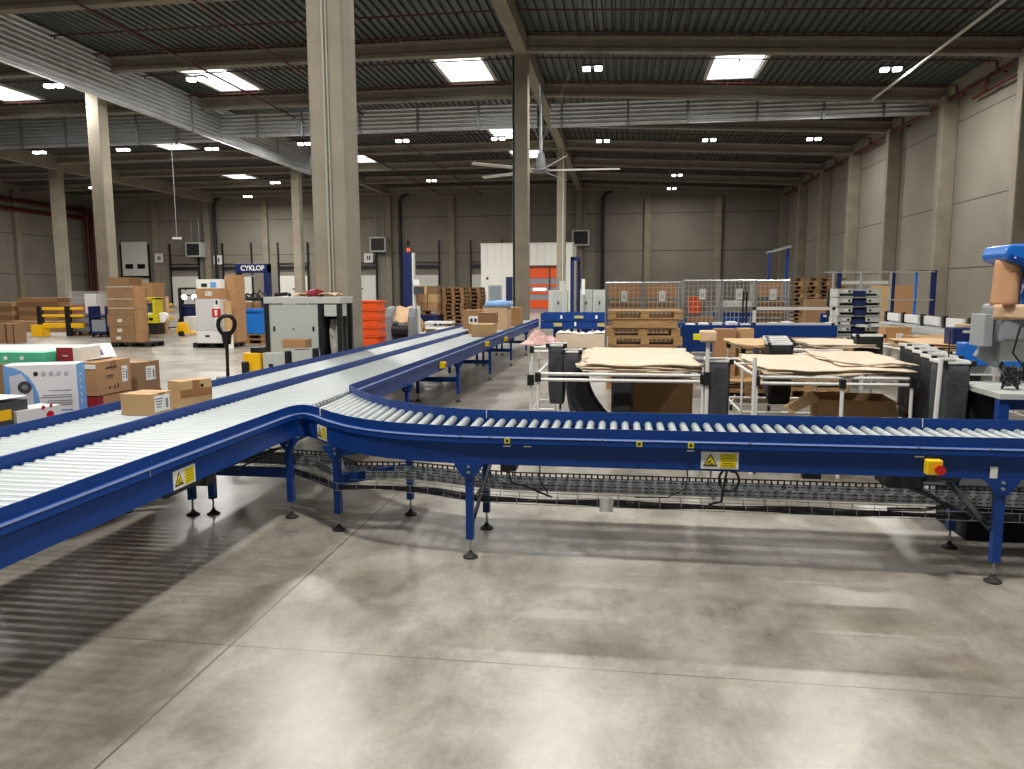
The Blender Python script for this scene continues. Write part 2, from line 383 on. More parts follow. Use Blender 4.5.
# skylights
for k, (x, y, w) in enumerate(((4.8, 35.7, 'right of the middle column'), (-7.3, 35.9, 'between big column and middle column'), (-19.2, 35.8, 'left of the big column in the second bay'), (-31.5, 35.9, 'at the far left edge of the photo'),
        (-7.4, 50.2, 'behind the baffle beside the middle column'), (-7.2, 57.9, 'behind the middle column, small and far'), (-20.4, 57.9, 'just right of the big column, far away'), (-33.8, 64.6, 'far left above the dock doors'), (-31.2, 50.4, 'behind the left baffle'),
        (-2, 13.5, 'overhead, nearest, unseen and added for light'), (-14, 13.5, 'overhead to the left, nearest, unseen and added for light'), (8, 13.5, 'overhead to the right, nearest, unseen and added for light'))):  # nearest three are out of view, set by bay spacing, added for light
    z = deckz(x)-.03
    t = thing('skylight', f'bright white roof skylight {w}', 'skylight', (x, y, z), 0, 'roof skylights')
    MB().bb(-1.05, 1.05, -1.8, 1.8, -.02, .0).build('glazing', SKYL, t)
    m = MB(); m.bb(-1.2, 1.2, -1.92, -1.8, -.1, 0).bb(-1.2, 1.2, 1.8, 1.92, -.1, 0).bb(-1.2, -1.05, -1.8, 1.8, -.1, 0).bb(1.05, 1.2, -1.8, 1.8, -.1, 0)
    m.build('frame', WPAINT, t)
# highbay lamps
LP = [(-1.3, 32.4), (10.8, 34.4), (-1.25, 47.8), (5.1, 48.5), (11.3, 49.2), (4.2, 62.8), (4.3, 70.9), (-18, 31.4), (-24.7, 31.4), (-31.5, 45.8), (-37.4, 45.8), (-25.8, 46.4),
      (-13.2, 45.8), (-7.4, 46.1), (-15.6, 62.5), (-19.4, 45.8), (-28.7, 61.5), (-35.5, 70), (-45.5, 61.8), (-50, 45.8),
      (-14, 18), (-8, 18), (-1.5, 18), (5, 18), (-20.5, 18), (-17, 3), (-8.4, 2.6), (.1, 2.6), (8.2, 2.6)]
PW = {6: .02, 5: .03, 1: 1.1, 2: .12, 3: .1, 4: .2, 13: 1.3, 14: .3, 16: 1.5, 17: 1.6, 18: 1.2, 19: 1.2, 20: .6, 21: 1.1, 22: 1.1, 23: .9, 25: 1.0, 26: 1.9, 27: 1.9, 28: .7}
def lamp_obj():
    t = thing('highbay_light', 'lamp', 'ceiling light', (0, 0, 0), 0, 'square twin highbay lights')
    MB().bb(-.44, .44, -.2, .2, 0, .07).build('housing', DGREY, t)
    for s in (-1, 1): MB().bb(s*.24-.14, s*.24+.14, -.14, .14, -.12, 0).build('led_panel', LED, t)
    MB().cyl((-.4, 0, .07), (0, 0, .9), .008, 5).cyl((.4, 0, .07), (0, 0, .9), .008, 5).build('hanging_wire', BLACK, t)
    return t
proto = None
near = lambda y: 'overhead, out of the far rows' if y < 20 else ('in the front row' if y < 40 else ('in the row behind the cross baffle' if y < 55 else ('in the far row' if y < 68 else 'near the back wall')))
rows = {}
for i, (x, y) in enumerate(LP): rows.setdefault(near(y), []).append(x)
for i, (x, y) in enumerate(LP):
    z = 10.6
    nth = sorted(rows[near(y)]).index(x)
    lb = f'lit twin square highbay light {near(y)}, {ORD[nth]} from the left' + (' (behind)' if False else '')
    if proto is None: proto = lamp_obj(); o = proto; o.location = (x, y, z); o['label'] = lb
    else: o = dup(proto, (x, y, z), 0, lb)
    ld = bpy.data.lights.new('highbay_glow', 'AREA'); ld.shape = 'RECTANGLE'; ld.size = .9; ld.size_y = .45; ld.energy = 400*PW.get(i, 1); ld.color = (1, .975, .93); ld.spread = 1.7 if 2 <= i <= 6 else (2.3 if i == 13 else PI)
    lo = bpy.data.objects.new('lamp_glow', ld); COL.objects.link(lo); lo.location = (0, 0, -.16); lo.parent = o
# red sprinkler branch lines
k = 0
for y in (21.0, 28.2, 30.6, 33.9, 37.6, 44.2, 49.6, 56.9, 63.8, 70.6):
    for (x0, x1, sd) in ((-56, -4.6, 'left'), (-3.7, 14.6, 'right')):
        t = thing('sprinkler_pipe', f'thin red sprinkler pipe under the roof, {sd} of central girder, {ORD[k//2]} from front', 'pipe', (0, y, 0), 0, 'red sprinkler pipes under the roof'); k += 1
        z0 = deckz(x0)-.28; z1 = deckz(x1)-.28
        m = MB().cyl((x0, 0, z0), (x1, 0, z1), .03, 6); xx = x0+2
        while xx < x1: zz = deckz(xx)-.28; m.cyl((xx, 0, zz-.16), (xx, 0, zz), .025, 5).cyl((xx+.7, 0, zz), (xx+.7, 0, zz+.3), .015, 4); xx += 3.2
        m.build('pipe_with_heads', RED, t)
        if sd == 'right': MB().tube([(14.6, 0, z1), (14.62, 0, 10.3), (15.0, 0, 10.15)], .05, 6).build('drop_pipe', RED, t)
for i, (x, z) in enumerate(((-17.8, 11.0), (-13.9, 11.0))):
    tag(MB().cyl((x, 8, z), (x, 76, z), .045, 6).build('feed_pipe', RED), f'red feed pipe running straight to the back wall, {["left", "right"][i]} one, crossing the beams', 'pipe')
tag(MB().cyl((14.75, 6, 10.2), (14.75, 76, 10.2), .07, 8).build('main_pipe', RED, smooth=True), 'thick red sprinkler main along the top of the right wall', 'pipe')
t = thing('wall_pipe', 'red pipe loop dropping along the right wall near the top', 'pipe')
MB().tube([(14.75, 34.6, 10.3), (14.6, 34.7, 9.9), (14.8, 35.2, 9.75), (14.9, 36.6, 9.75), (14.9, 29, 9.75)], .06, 6).build('pipe', RED, t)
tag(MB().cyl((11.5, 20, 10.42), (11.5, 39, 10.42), .06, 8).build('conduit_pole', WPAINT, smooth=True), 'long white conduit hanging under the roof at upper right', 'pipe')
# ceiling fan
t = thing('ceiling_fan', 'large slow ceiling fan with long pale blades left of the middle girder', 'fan', (-3.8, 36.2, 0))
MB().cyl((0, 0, 7.9), (0, 0, 11.1), .07, 10).build('downrod', ZINC, t, smooth=True)
MB().lathe([(.18, 7.2), (.24, 7.35), (.2, 7.6), (.14, 7.95)]).build('motor', MGREY, t, smooth=True)
h = MB().lathe([(.3, 7.05), (.42, 7.1), (.42, 7.2), (.2, 7.22)]).build('hub', MGREY, t, smooth=True)
for k in range(5):
    a = math.radians(4+72*k); d = Vector((math.cos(a), math.sin(a), 0)); q = Vector((-d.y, d.x, 0)); m = MB()
    r0, r1 = .4, 3.65; w = .11; tl = .04
    vs = []
    for r, ww in ((r0, w), (r1, w*.8)):
        for s, dz in ((-1, -tl), (1, tl)):
            for th in (-.012, .012): vs.append(tuple(d*r+q*s*ww+Vector((0, 0, 7.15+dz+th+.02*(r/r1)))))
    m.add(vs, [(0, 2, 3, 1), (4, 5, 7, 6), (0, 1, 5, 4), (2, 6, 7, 3), (1, 3, 7, 5), (0, 4, 6, 2)])
    m.build('blade', KRAFTP if False else WPAINT, t)
m = MB()
for a in (.8, 2.4, 4.0, 5.5): m.cyl((0, 0, 8.4), (2.1*math.cos(a), 2.1*math.sin(a), 11.2), .012, 4)
m.build('stay_wire', ZINC, t)
# hanging cables of the left hall
t = thing('hanging_switch_cable', 'thin hanging cable with a pull switch in front of the left dock doors', 'cable', (-24.6, 40, 0))
MB().cyl((0, 0, 4.6), (0, 0, 10.9), .02, 5).build('cable', ZINC, t); MB().box((0, 0, 4.55), (.5, .1, .12)).build('handle_bar', WHITE, t)

# ------------------------------------------------------------------ conveyors
RT = .775; RR = .0235; TOP = .83
PROF = [(-.003, TOP), (.003, TOP), (.003, .774), (.024, .767), (.026, .732), (.008, .722), (.008, .598), (-.03, .598), (-.03, .604), (.002, .604), (.002, .72), (-.003, .74)]
INNER = [(-.003, TOP), (.003, TOP), (.003, .70), (-.003, .70)]
def leg(root, x, y, ztop=.60, br=True, low=.12, w=.045):
    l = MB().box((x, y, (ztop+.01+low)/2), (w, .05, ztop+.01-low)).build('leg', BLUE, root)
    if br:
        m = MB(); P = [(x-.088, ztop+.0), (x-.088, ztop-.014), (x-.03, ztop-.09), (x+.03, ztop-.09), (x+.088, ztop-.014), (x+.088, ztop+.0)]
        m.prismY(P, y-.031, y-.025); m.build('gusset_plate', BLUE, l)
        m = MB()
        for zz in (ztop-.018, ztop-.052): m.cyl((x, y-.042, zz), (x, y-.03, zz), .009, 8)
        m.build('bolt', ZINC, l)
    f = MB().cyl((x, y, .02), (x, y, low+.02), .007, 8).build('levelling_stem', ZINC, l, smooth=True)
    MB().lathe([(.047, 0), (.047, .008), (.03, .018), (.014, .03), (.01, .045)], (x, y, 0)).build('foot_pad', RUB, l, smooth=True)
def roller_mesh(L, r=RR):
    m = MB(); m.cyl((-L/2, 0, 0), (L/2, 0, 0), r, 16); me = m.mesh('roller', ROLL)
    for p in me.polygons: p.use_smooth = True
    me.set_sharp_from_angle(angle=math.radians(40)); return me
def put(me, name, parent, loc, rz=0):
    o = bpy.data.objects.new(name, me); COL.objects.link(o); o.parent = parent; o.location = loc; o.rotation_euler = (0, 0, rz); return o
def warn_sign(root, loc, rz, w=.205, h=.1):
    # faces local -Y
    t = MB().box((0, 0, 0), (w, .003, h)).build('warning_sign', WHITE, root, loc=loc); t.rotation_euler = (0, 0, rz)
    s = h*.8; cx = -w*.25
    def tri(k, y0, y1): return MB().prismY([(cx-s*.52*k, -s*.42*k-.0), (cx+s*.52*k, -s*.42*k), (cx, s*.5*k)], y0, y1)
    tri(1, -.003, -.0016).build('triangle_border', INK, t); tri(.74, -.0045, -.003).build('triangle_field', SIGY, t)
    MB().box((cx-.012, -.005, -.012), (.022, .001, .006), ry=-.7).box((cx+.008, -.005, -.02), (.02, .001, .006)).box((cx, -.005, -.004), (.006, .001, .014), ry=.4).build('hand_pictogram', INK, t)
    p = MB().box((w*.22, -.002, 0), (w*.43, .002, h*.82)).build('text_panel', SIGY, t)
    m = MB()
    for q in range(5): m.box((w*.22, -.0035, h*.3-q*h*.145), (w*(.3 if q % 2 else .36), .001, h*.03))
    m.build('text_line', mat('olive ink', '#8a7a08', .6), p)
def barlabel(root, loc, rz=0, w=.035, h=.008, m=WHITE):
    o = MB().box((0, 0, 0), (w, .002, h)).build('sticker', m, root, loc=loc); o.rotation_euler = (0, 0, rz); return o

XN, XD, XF = -2.335, -3.06, -3.72
YE = 21.6
def lane(name, x0, x1, y0, y1, label, near):
    t = thing(name, label, 'conveyor', ((x0+x1)/2, y0, 0), 0, 'parallel roller conveyor lanes')
    off = (x0+x1)/2
    L = x1-x0-.042; me = roller_mesh(L, .033)
    n = int((y1-y0)/.075)
    for i in range(min(n, 100)): put(me, 'roller', t, (0, .04+i*.075, RT-.033))
    if n > 100:
        m = MB()
        for i in range(100, n): m.cyl((-L/2, .04+i*.075, RT-.033), (L/2, .04+i*.075, RT-.033), .033, 10)
        tag(m.build('roller', ROLL, t, smooth=True), kind='stuff')
    return t, off
t, off = lane('roller_conveyor', XD+.012, XN, 1.9, YE, 'near lane of the long blue roller conveyor, running from lower left to the back', True)
Y0 = 1.9
def rel(P, off): return [(x-off, y-Y0) for x, y in P]
# near rail in two pieces: before and after the branch
MB().sweep(rel([(XN, 1.9), (XN, 5.0)], off), PROF, 1).build('side_rail', BLUE, t)
MB().sweep(rel([(XN, 6.3), (XN, YE)], off), PROF, 1).build('side_rail', BLUE, t)
MB().sweep(rel([(XD+.006, 1.9), (XD+.006, YE)], off), INNER, 1).build('side_rail', BLUE, t)
MB().bb(XD+.02-off, XD+.06-off, 0, YE-1.9, .6, .72).build('inner_beam', BLUE, t)
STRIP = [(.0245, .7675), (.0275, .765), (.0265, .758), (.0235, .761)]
STRIP = [(.014, .7722), (.022, .7698), (.0275, .766), (.027, .7635), (.021, .767), (.014, .769)]  # thin lip on the ledge that carries the painted highlight
MB().sweep(rel([(XN, 1.9), (XN, 5.0)], off), STRIP, 1).build('ledge_highlight', EDGE, t)
MB().sweep(rel([(XN, 6.3), (XN, YE)], off), STRIP, 1).build('ledge_highlight', EDGE, t)
warn_sign(t, (XN+.011-off, 3.72-Y0, .652), PI/2, .21, .1)
for yy in (3.4,): barlabel(t, (XN+.028-off, yy-Y0, .75), PI/2, .008, .04, ZINC)
for y in (5.12, 8.2, 10.9, 13.65, 16.35, 19.0):
    leg(t, XN-.03-off, y-Y0, low=.12); leg(t, XD+.08-off, y-Y0, low=.12, br=False)
    MB().bb(XD+.08-off, XN-.03-off, y-Y0-.018, y-Y0+.018, .30, .37).build('cross_brace', BLUE, t)
    MB().bb(XD+.08-off, XN-.03-off, y-Y0-.02, y-Y0+.02, .55, .6).build('cross_brace', BLUE, t)
for (yy, zz) in ((9.6, .68), (12.9, .72), (15.1, .66)):
    b = MB().box((XN+.05-off, yy-Y0, zz), (.07, .1, .08)).build('control_box', SIGY, t, bevel=.006)
    MB().cyl((XN+.08-off, yy-Y0, zz), (XN+.1-off, yy-Y0, zz), .022, 10).build('button', REDB, b)
# motor and hoses beneath near lane
m = MB().cyl((XN-.3-off, 4.0-Y0, .5), (XN-.3-off, 4.35-Y0, .5), .06, 12).box((XN-.3-off, 4.4-Y0, .5), (.14, .12, .14)); m.build('drive_motor', DGREY, t, smooth=True)
m = MB()
for k in range(3): m.tube([(XN-.2-off-k*.08, 4.3-Y0, .52), (XN-.25-off-k*.05, 4.8-Y0, .44+.02*k), (XN-.3-off, 5.6-Y0, .42), (XN-.3-off, 6.6-Y0, .45-.02*k)], .006, 6)
m.build('cable', BLACK, t, smooth=True)

t2, off2 = lane('roller_conveyor', XF, XD-.012, 1.9, YE+.8, 'far lane of the long blue roller conveyor, carrying two small cartons at left', False)
MB().sweep(rel([(XF, 1.9), (XF, YE+.8)], off2), PROF, -1).build('side_rail', BLUE, t2)
MB().sweep(rel([(XD-.006, 1.9), (XD-.006, YE+.8)], off2), INNER, 1).build('side_rail', BLUE, t2)
MB().bb(XD-.06-off2, XD-.02-off2, 0, YE-1.9, .6, .72).build('inner_beam', BLUE, t2)
for y in (5.08, 8.2, 10.9, 13.65, 16.35, 19.0):
    leg(t2, XF+.06-off2, y-Y0, br=False); leg(t2, XD-.06-off2, y-Y0, br=False)
    MB().bb(XF+.06-off2, XD-.06-off2, y-Y0-.018, y-Y0+.018, .30, .37).build('cross_brace', BLUE, t2)
for (yy, nm) in ((11.5, 0), (7.5, 1), (10.2, 2)):
    barlabel(t2, (XD-.01-off2, yy-Y0, TOP+.004), 0, .012, .006).scale = (1, 30, 1)

# branch
NR = [(-2.335, 4.95), (-2.33, 5.06), (-2.31, 5.13), (-2.27, 5.165), (-2.22, 5.15), (-2.14, 5.085), (-1.942, 4.872), (-1.768, 4.72), (-1.599, 4.61), (-1.438, 4.54), (-1.292, 4.50), (-1.119, 4.47), (-.96, 4.455), (-.85, 4.452), (3.3, 4.452)]
FR = [(-2.335, 6.32), (-2.25, 6.15), (-2.166, 6.017), (-1.967, 5.745), (-1.727, 5.489), (-1.526, 5.33), (-1.306, 5.195), (-1.102, 5.12), (-.96, 5.085), (-.85, 5.075), (3.3, 5.075)]
br = thing('curved_branch_conveyor', 'blue roller conveyor branch curving off the long lanes and running right across the photo', 'conveyor')
MB().sweep(NR, PROF, 1).build('side_rail', BLUE, br)
MB().sweep(FR, [(a, b) for a, b in PROF], -1).build('side_rail', BLUE, br)
MB().sweep(NR, STRIP, 1).build('ledge_highlight', EDGE, br)
def resample(P, n):
    V = [Vector(p) for p in P]; d = [0]
    for a, b in zip(V, V[1:]): d.append(d[-1]+(b-a).length)
    out = []
    for i in range(n):
        s = d[-1]*i/(n-1)
        for k in range(len(V)-1):
            if s <= d[k+1]+1e-9: out.append(V[k].lerp(V[k+1], (s-d[k])/(d[k+1]-d[k]))); break
    return out
# straight rollers
me = roller_mesh(.6)
x = -.87
while x < 3.25: put(me, 'roller', br, (x, 4.763, RT-RR), PI/2); x += .0755
nearP = resample(NR[4:14], 19)[::-1]; farP = resample(FR[1:10], 19)[::-1]
for i in range(1, 19):
    a = nearP[i]; b = farP[i]; d = (b-a).normalized(); a2 = a+d*.015; b2 = b-d*.015
    m = MB().cyl((a2.x, a2.y, RT-RR), (b2.x, b2.y, RT-RR), RR*1.0, 12, RR*1.15); m.build('roller', ROLL, br, smooth=True)
# transfer wheels along the diagonal
m = MB()
for i in range(16):
    f = i/15; x_ = -2.33+.0*f; y_ = 5.22+f*1.02
    m.cyl((x_-.0, y_-.012, RT-.02), (x_+.0, y_+.012, RT-.02), .022, 10)
m.build('transfer_wheels', ZINC, br, smooth=True)
MB().bb(-2.375, -2.36, 5.2, 6.28, .74, .765).bb(-2.3, -2.285, 5.25, 6.2, .74, .765).build('transfer_bar', DGREY, br)
# rail joints and bolts
m = MB()
for x in (-.905, 1.9): m.bb(x-.002, x+.002, 5.064, 5.07, .775, TOP)
for x, y in ((-2.07, 5.0),): m.bb(x-.003, x+.003, y-.01, y+.004, .775, TOP+.001)
m.build('rail_joint', WPAINT, br)
m = MB()
for x in (-.95, -.77, -.1, .74, 1.65, 2.02): m.cyl((x, 4.452-.03, .772), (x, 4.452-.018, .772), .006, 6)
m.build('rail_bolt', ZINC, br)
warn_sign(br, (.577, 4.442, .662), 0, .212, .1)
warn_sign(br, (-2.05, 4.968, .665), -.80, .165, .1)
for x in (-.665, .115, .41):
    o = MB().box((0, 0, 0), (.034, .003, .034)).build('arrow_sticker', SIGY, br, loc=(x, 4.42, .752))
    MB().cyl((0, -.002, 0), (0, -.003, 0), .009, 10).build('symbol', INK, o)
for x, w in ((-.67, .045), (-.545, .045), (.41, .04), (1.66, .05)): barlabel(br, (x, 4.441, .715), 0, w, .008)
o = barlabel(br, (2.05, 4.441, .637), 0, .038, .065)
# emergency stop
e = MB().box((1.725, 4.415, .665), (.085, .05, .085)).build('emergency_stop', mat('stop box yellow', '#f0c419', .4), br, bevel=.008)
MB().cyl((1.74, 4.39, .66), (1.74, 4.365, .66), .018, 12).cyl((1.74, 4.365, .66), (1.74, 4.35, .66), .027, 14).build('button', REDB, e, smooth=True)
m = MB().tube([(1.75, 4.42, .62), (1.75, 4.42, .59), (1.8, 4.45, .575), (1.9, 4.5, .6)], .008, 6).build('cable', DGREY, e, smooth=True)
MB().prismX([(4.46, .60), (4.56, .60), (4.56, .55), (4.5, .56)], 1.72, 1.9).build('cable_bracket', BLACK, e)
# supports
for x in (-.906, 2.1):
    leg(br, x, 4.47); leg(br, x, 5.05)
    MB().bb(x-.02, x+.02, 4.47, 5.05, .55, .6).build('cross_brace', BLUE, br)
leg(br, -1.914, 4.88); leg(br, -1.52, 5.30, br=False)
for z in (.32, .52):
    MB().add([(-1.93, 4.87, z), (-1.90, 4.87, z), (-1.50, 5.30, z), (-1.53, 5.31, z), (-1.93, 4.87, z+.07), (-1.90, 4.87, z+.07), (-1.50, 5.30, z+.07), (-1.53, 5.31, z+.07)], [(0, 3, 2, 1), (4, 5, 6, 7), (0, 1, 5, 4), (1, 2, 6, 5), (2, 3, 7, 6), (3, 0, 4, 7)]).build('cross_brace', BLUE, br)
MB().cyl((-.9, 4.49, .2), (-.86, 5.0, .5), .012, 6).build('diagonal_strut', BLACK, br)
MB().cyl((2.08, 4.49, .30), (1.95, 5.0, .55), .018, 6).cyl((2.06, 4.6, .33), (2.06, 5.02, .33), .02, 6).build('diagonal_strut', DGREY, br)
# drive units under the branch
MB().box((1.62, 4.62, .56), (.2, .2, .09)).cyl((1.58, 4.62, .52), (1.74, 4.62, .52), .035, 12).build('drive_motor', BLACK, br)
MB().box((1.1, 4.5, .585), (.1, .05, .05)).build('mount_block', BLACK, br)
MB().box((-.7, 4.75, .55), (.1, .12, .1)).box((-.5, 4.75, .57), (.1, .09, .06)).build('drive_motor', BLACK, br)
m = MB().tube([(1.68, 4.6, .5), (1.8, 4.62, .45), (1.9, 4.66, .38), (1.8, 4.7, .34), (1.6, 4.72, .33)], .012, 6)
m.tube([(1.66, 4.62, .5), (1.82, 4.64, .43), (1.95, 4.68, .37), (1.82, 4.72, .345)], .01, 6)
m.tube([(-.7, 4.7, .5), (-.68, 4.7, .42), (-.6, 4.72, .4), (-.5, 4.72, .36), (-.42, 4.72, .33)], .007, 5)
m.tube([(-.5, 4.72, .56), (-.5, 4.72, .44), (-.45, 4.74, .35)], .005, 5)
m.tube([(.41, 4.7, .6), (.42, 4.7, .5), (.41, 4.7, .42), (.3, 4.7, .36), (.1, 4.72, .35)], .004, 5)
m.build('cable', BLACK, br, smooth=True)
# cable loop
pts = []
for i in range(15):
    a = -PI/2-.4+2*PI*.93*i/14; pts.append((.66+.058*math.cos(a), 4.62+.03*i/14, .50+.068*math.sin(a)))
pts.append((.62, 4.65, .36)); pts.append((.55, 4.68, .33))
MB().tube([(.66, 4.5, .60), (.67, 4.55, .57)]+pts[9:15]+pts[0:10]+pts[-2:], .008, 6).build('cable_loop', BLACK, br, smooth=True)

# perforated tray and wire basket tray
def tray_mat():
    m = bpy.data.materials.new('perforated tray steel'); m.use_nodes = True; nt = m.node_tree; b = nt.nodes['Principled BSDF']; N = nt.nodes.new; L = nt.links.new
    b.inputs['Metallic'].default_value = .4; b.inputs['Roughness'].default_value = .5
    tc = N('ShaderNodeTexCoord'); sx = N('ShaderNodeSeparateXYZ'); L(tc.outputs['Object'], sx.inputs[0])
    def op(o, a, v):
        q = N('ShaderNodeMath'); q.operation = o
        L(a, q.inputs[0])
        if isinstance(v, (int, float)): q.inputs[1].default_value = v
        else: L(v, q.inputs[1])
        return q.outputs[0]
    u = op('LESS_THAN', op('MODULO', op('ADD', sx.outputs['X'], 20.0), .04), .026)
    def band(c): return op('LESS_THAN', op('ABSOLUTE', op('SUBTRACT', sx.outputs['Z'], c), 0.0), .0032)
    v = op('MAXIMUM', band(pz0+.017), band(pz0+.042))
    k = op('MULTIPLY', u, v)
    x = N('ShaderNodeMix'); x.data_type = 'RGBA'; L(k, x.inputs['Factor']); x.inputs[6].default_value = (*lin('#a9acad'), 1); x.inputs[7].default_value = (*lin('#161616'), 1)
    L(x.outputs[2], b.inputs['Base Color']); return m
TP = [(-2.9, 5.6), (-2.35, 5.35), (-1.95, 4.98), (-1.6, 5.05), (-1.25, 4.98), (-.95, 4.86), (-.7, 4.83), (3.3, 4.83)]
TP = [(-3.3, 5.36), (-2.6, 5.36), (-2.25, 5.3), (-1.95, 5.0), (-1.75, 5.02), (-1.5, 5.05), (-1.2, 4.97), (-.95, 4.88), (-.7, 4.84), (3.3, 4.84)]
pz0 = .335
ct = thing('perforated_cable_tray', 'grey perforated cable tray hanging under the branch conveyor', 'cable tray')
pz0 = .335
MB().sweep(TP, [(0, pz0), (.0, pz0+.055), (-.003, pz0+.055), (-.003, pz0+.003), (-.15, pz0+.003), (-.15, pz0+.055), (-.153, pz0+.055), (-.153, pz0), ], 1).build('tray_channel', tray_mat(), ct)
m = MB()
for q0 in (.05, .078): m.sweep(TP, [(-.158, pz0+q0), (-.162, pz0+q0), (-.162, pz0+q0+.008), (-.158, pz0+q0+.008)], 1)
V = resample(TP, 170)
for i in range(20, 169):
    p = V[i]; d = (V[i+1]-p).normalized(); n_ = Vector((d.y, -d.x)); p = p-n_*.16
    m.box((p.x, p.y, pz0+.068), (.011, .004, .026), rz=math.atan2(d.y, d.x))
m.build('back_flange', BLACK, ct)
m = MB()
for x in (-.906, .6, 2.1): m.box((x, 4.9, pz0-.008), (.03, .32, .014)); m.cyl((x, 5.04, pz0), (x, 5.04, .6), .006, 5)
m.build('hanger', ZINC, ct)
WP = [(-2.9, 5.3), (-2.45, 5.27), (-2.15, 5.05), (-1.9, 4.83), (-1.6, 4.88), (-1.25, 4.82), (-.95, 4.70), (-.6, 4.67), (3.3, 4.67)]
wt = thing('wire_basket_tray', 'thin wire basket tray full of black cables below the perforated tray', 'cable tray')
m = MB(); W = resample(WP, 150)
for o_ in (0, .09):
    for zz in (.292, .345):
        pts = []
        for i, p in enumerate(W):
            d = (W[min(i+1, 149)]-W[max(i-1, 0)]).normalized(); pts.append((p.x-d.y*o_, p.y+d.x*o_, zz))
        m.tube(pts, .0022, 4)
for i in range(0, 150, 3):
    p = W[i]; d = (W[min(i+1, 149)]-W[max(i-1, 0)]).normalized(); q = Vector((-d.y, d.x))*.09
    m.tube([(p.x, p.y, .348), (p.x, p.y, .29), (p.x+q.x, p.y+q.y, .29), (p.x+q.x, p.y+q.y, .348)], .0025, 4)
m.build('wire_mesh', ZINC, wt)
m = MB()
for k in range(6):
    pts = []
    for i, p in enumerate(W[::3]):
        pts.append((p.x, p.y+.015+.013*k, .299+.007*math.sin(i*.7+k*2)+.004*(k % 3)))
    m.tube(pts, .006, 5)
cb = m.build('cable_bundle', BLACK, wt, smooth=True)
MB().box((-.075, 4.655, .312), (.085, .006, .09)).build('tag_plate', WHITE, wt)

# dark crate at right under the branch
t = thing('black_plastic_crate', 'black crate on the floor under the right end of the branch', 'crate', (2.52, 5.3, 0))
MB().bb(-.26, .6, -.1, .4, 0, .32).build('body', DARKW, t, bevel=.01)
MB().bb(-.27, .61, -.11, .41, .32, .35).build('rim', BLACK, t)
m = MB().prismX([(-.0, .34), (.35, .34), (.35, .56), (.1, .56)], -.5, .5).build('lid', DGREY, t)

# blue cross conveyors in the background
def crossconv(name, x0, x1, y, z0, z1, label, w=.8, legs=(0,)):
    t = thing(name, label, 'conveyor', (0, y, 0))
    mid = (z0+z1)/2
    for yy in (0, w):
        MB().bb(x0, x1, yy-.03, yy+.03, mid+.01, z1).build('side_rail', BLUE, t)
        MB().bb(x0, x1, yy-.01, yy+.05, z0, mid).build('lower_panel', BLUE, t)
    L = w-.06; me = MB().cyl((0, -L/2, 0), (0, L/2, 0), .025, 8).mesh('roller', ROLL)
    n = min(100, int((x1-x0-.1)/.09))
    for i in range(n): put(me, 'roller', t, (x0+.06+i*.09, w/2, z1-.06))
    for x in legs:
        l = MB().box((x, .02, z0/2+.04), (.06, .06, z0-.06)).box((x, w-.02, z0/2+.04), (.06, .06, z0-.06)).build('leg', DBLUE, t)
        MB().lathe([(.05, 0), (.05, .02), (.02, .04)], (x, .02, 0)).lathe([(.05, 0), (.05, .02), (.02, .04)], (x, w-.02, 0)).build('foot_pad', RUB, l)
    return t
t = crossconv('cross_conveyor', -2.3, 3.6, 21.9, .52, .97, 'blue cross conveyor at the far end of the long lanes', .9, (-1.6, -.9, .1, 1.2, 2.4, 3.4))
m = MB()
for x, z in ((-1.6, .64), (-.35, .64)): m.box((x-.2, -.05, z), (.24, .02, .1))
m.box((-1.2, -.05, .86), (.26, .02, .08)); m.build('warning_label', mat('faded label', '#b5ab6a', .6), t)
barlabel(t, (-1.7, -.045, .86), 0, .06, .1); barlabel(t, (-.7, -.045, .86), 0, .06, .1); barlabel(t, (-1.3, -.045, .66), 0, .05, .12)
t = crossconv('feed_conveyor', 1.05, 3.66, 13.7, .55, 1.02, 'blue feed conveyor behind the tables, right of the front pallet stack', .7, (1.2, 2.4, 3.5))
t = crossconv('feed_conveyor', 4.0, 4.68, 15.6, .75, 1.15, 'short blue conveyor right of the grey tray stack', .6, (4.1, 4.6))

t = thing('beige_sheet_bin', 'long low beige board bin with white packets on top under the cross conveyor', 'bin', (-1.05, 21.15, 0))
MB().bb(-.75, .72, 0, .5, .03, .42).build('board_side', KRAFTP, t)
m = MB().grid(30, 4, lambda u, v: (-.74+1.44*u, .02+.45*v, .43+.06*abs(math.sin(22*u))*math.sin(PI*v)+.02*math.sin(9*u))); m.build('white_packets', WHITE, t, solid=.01)
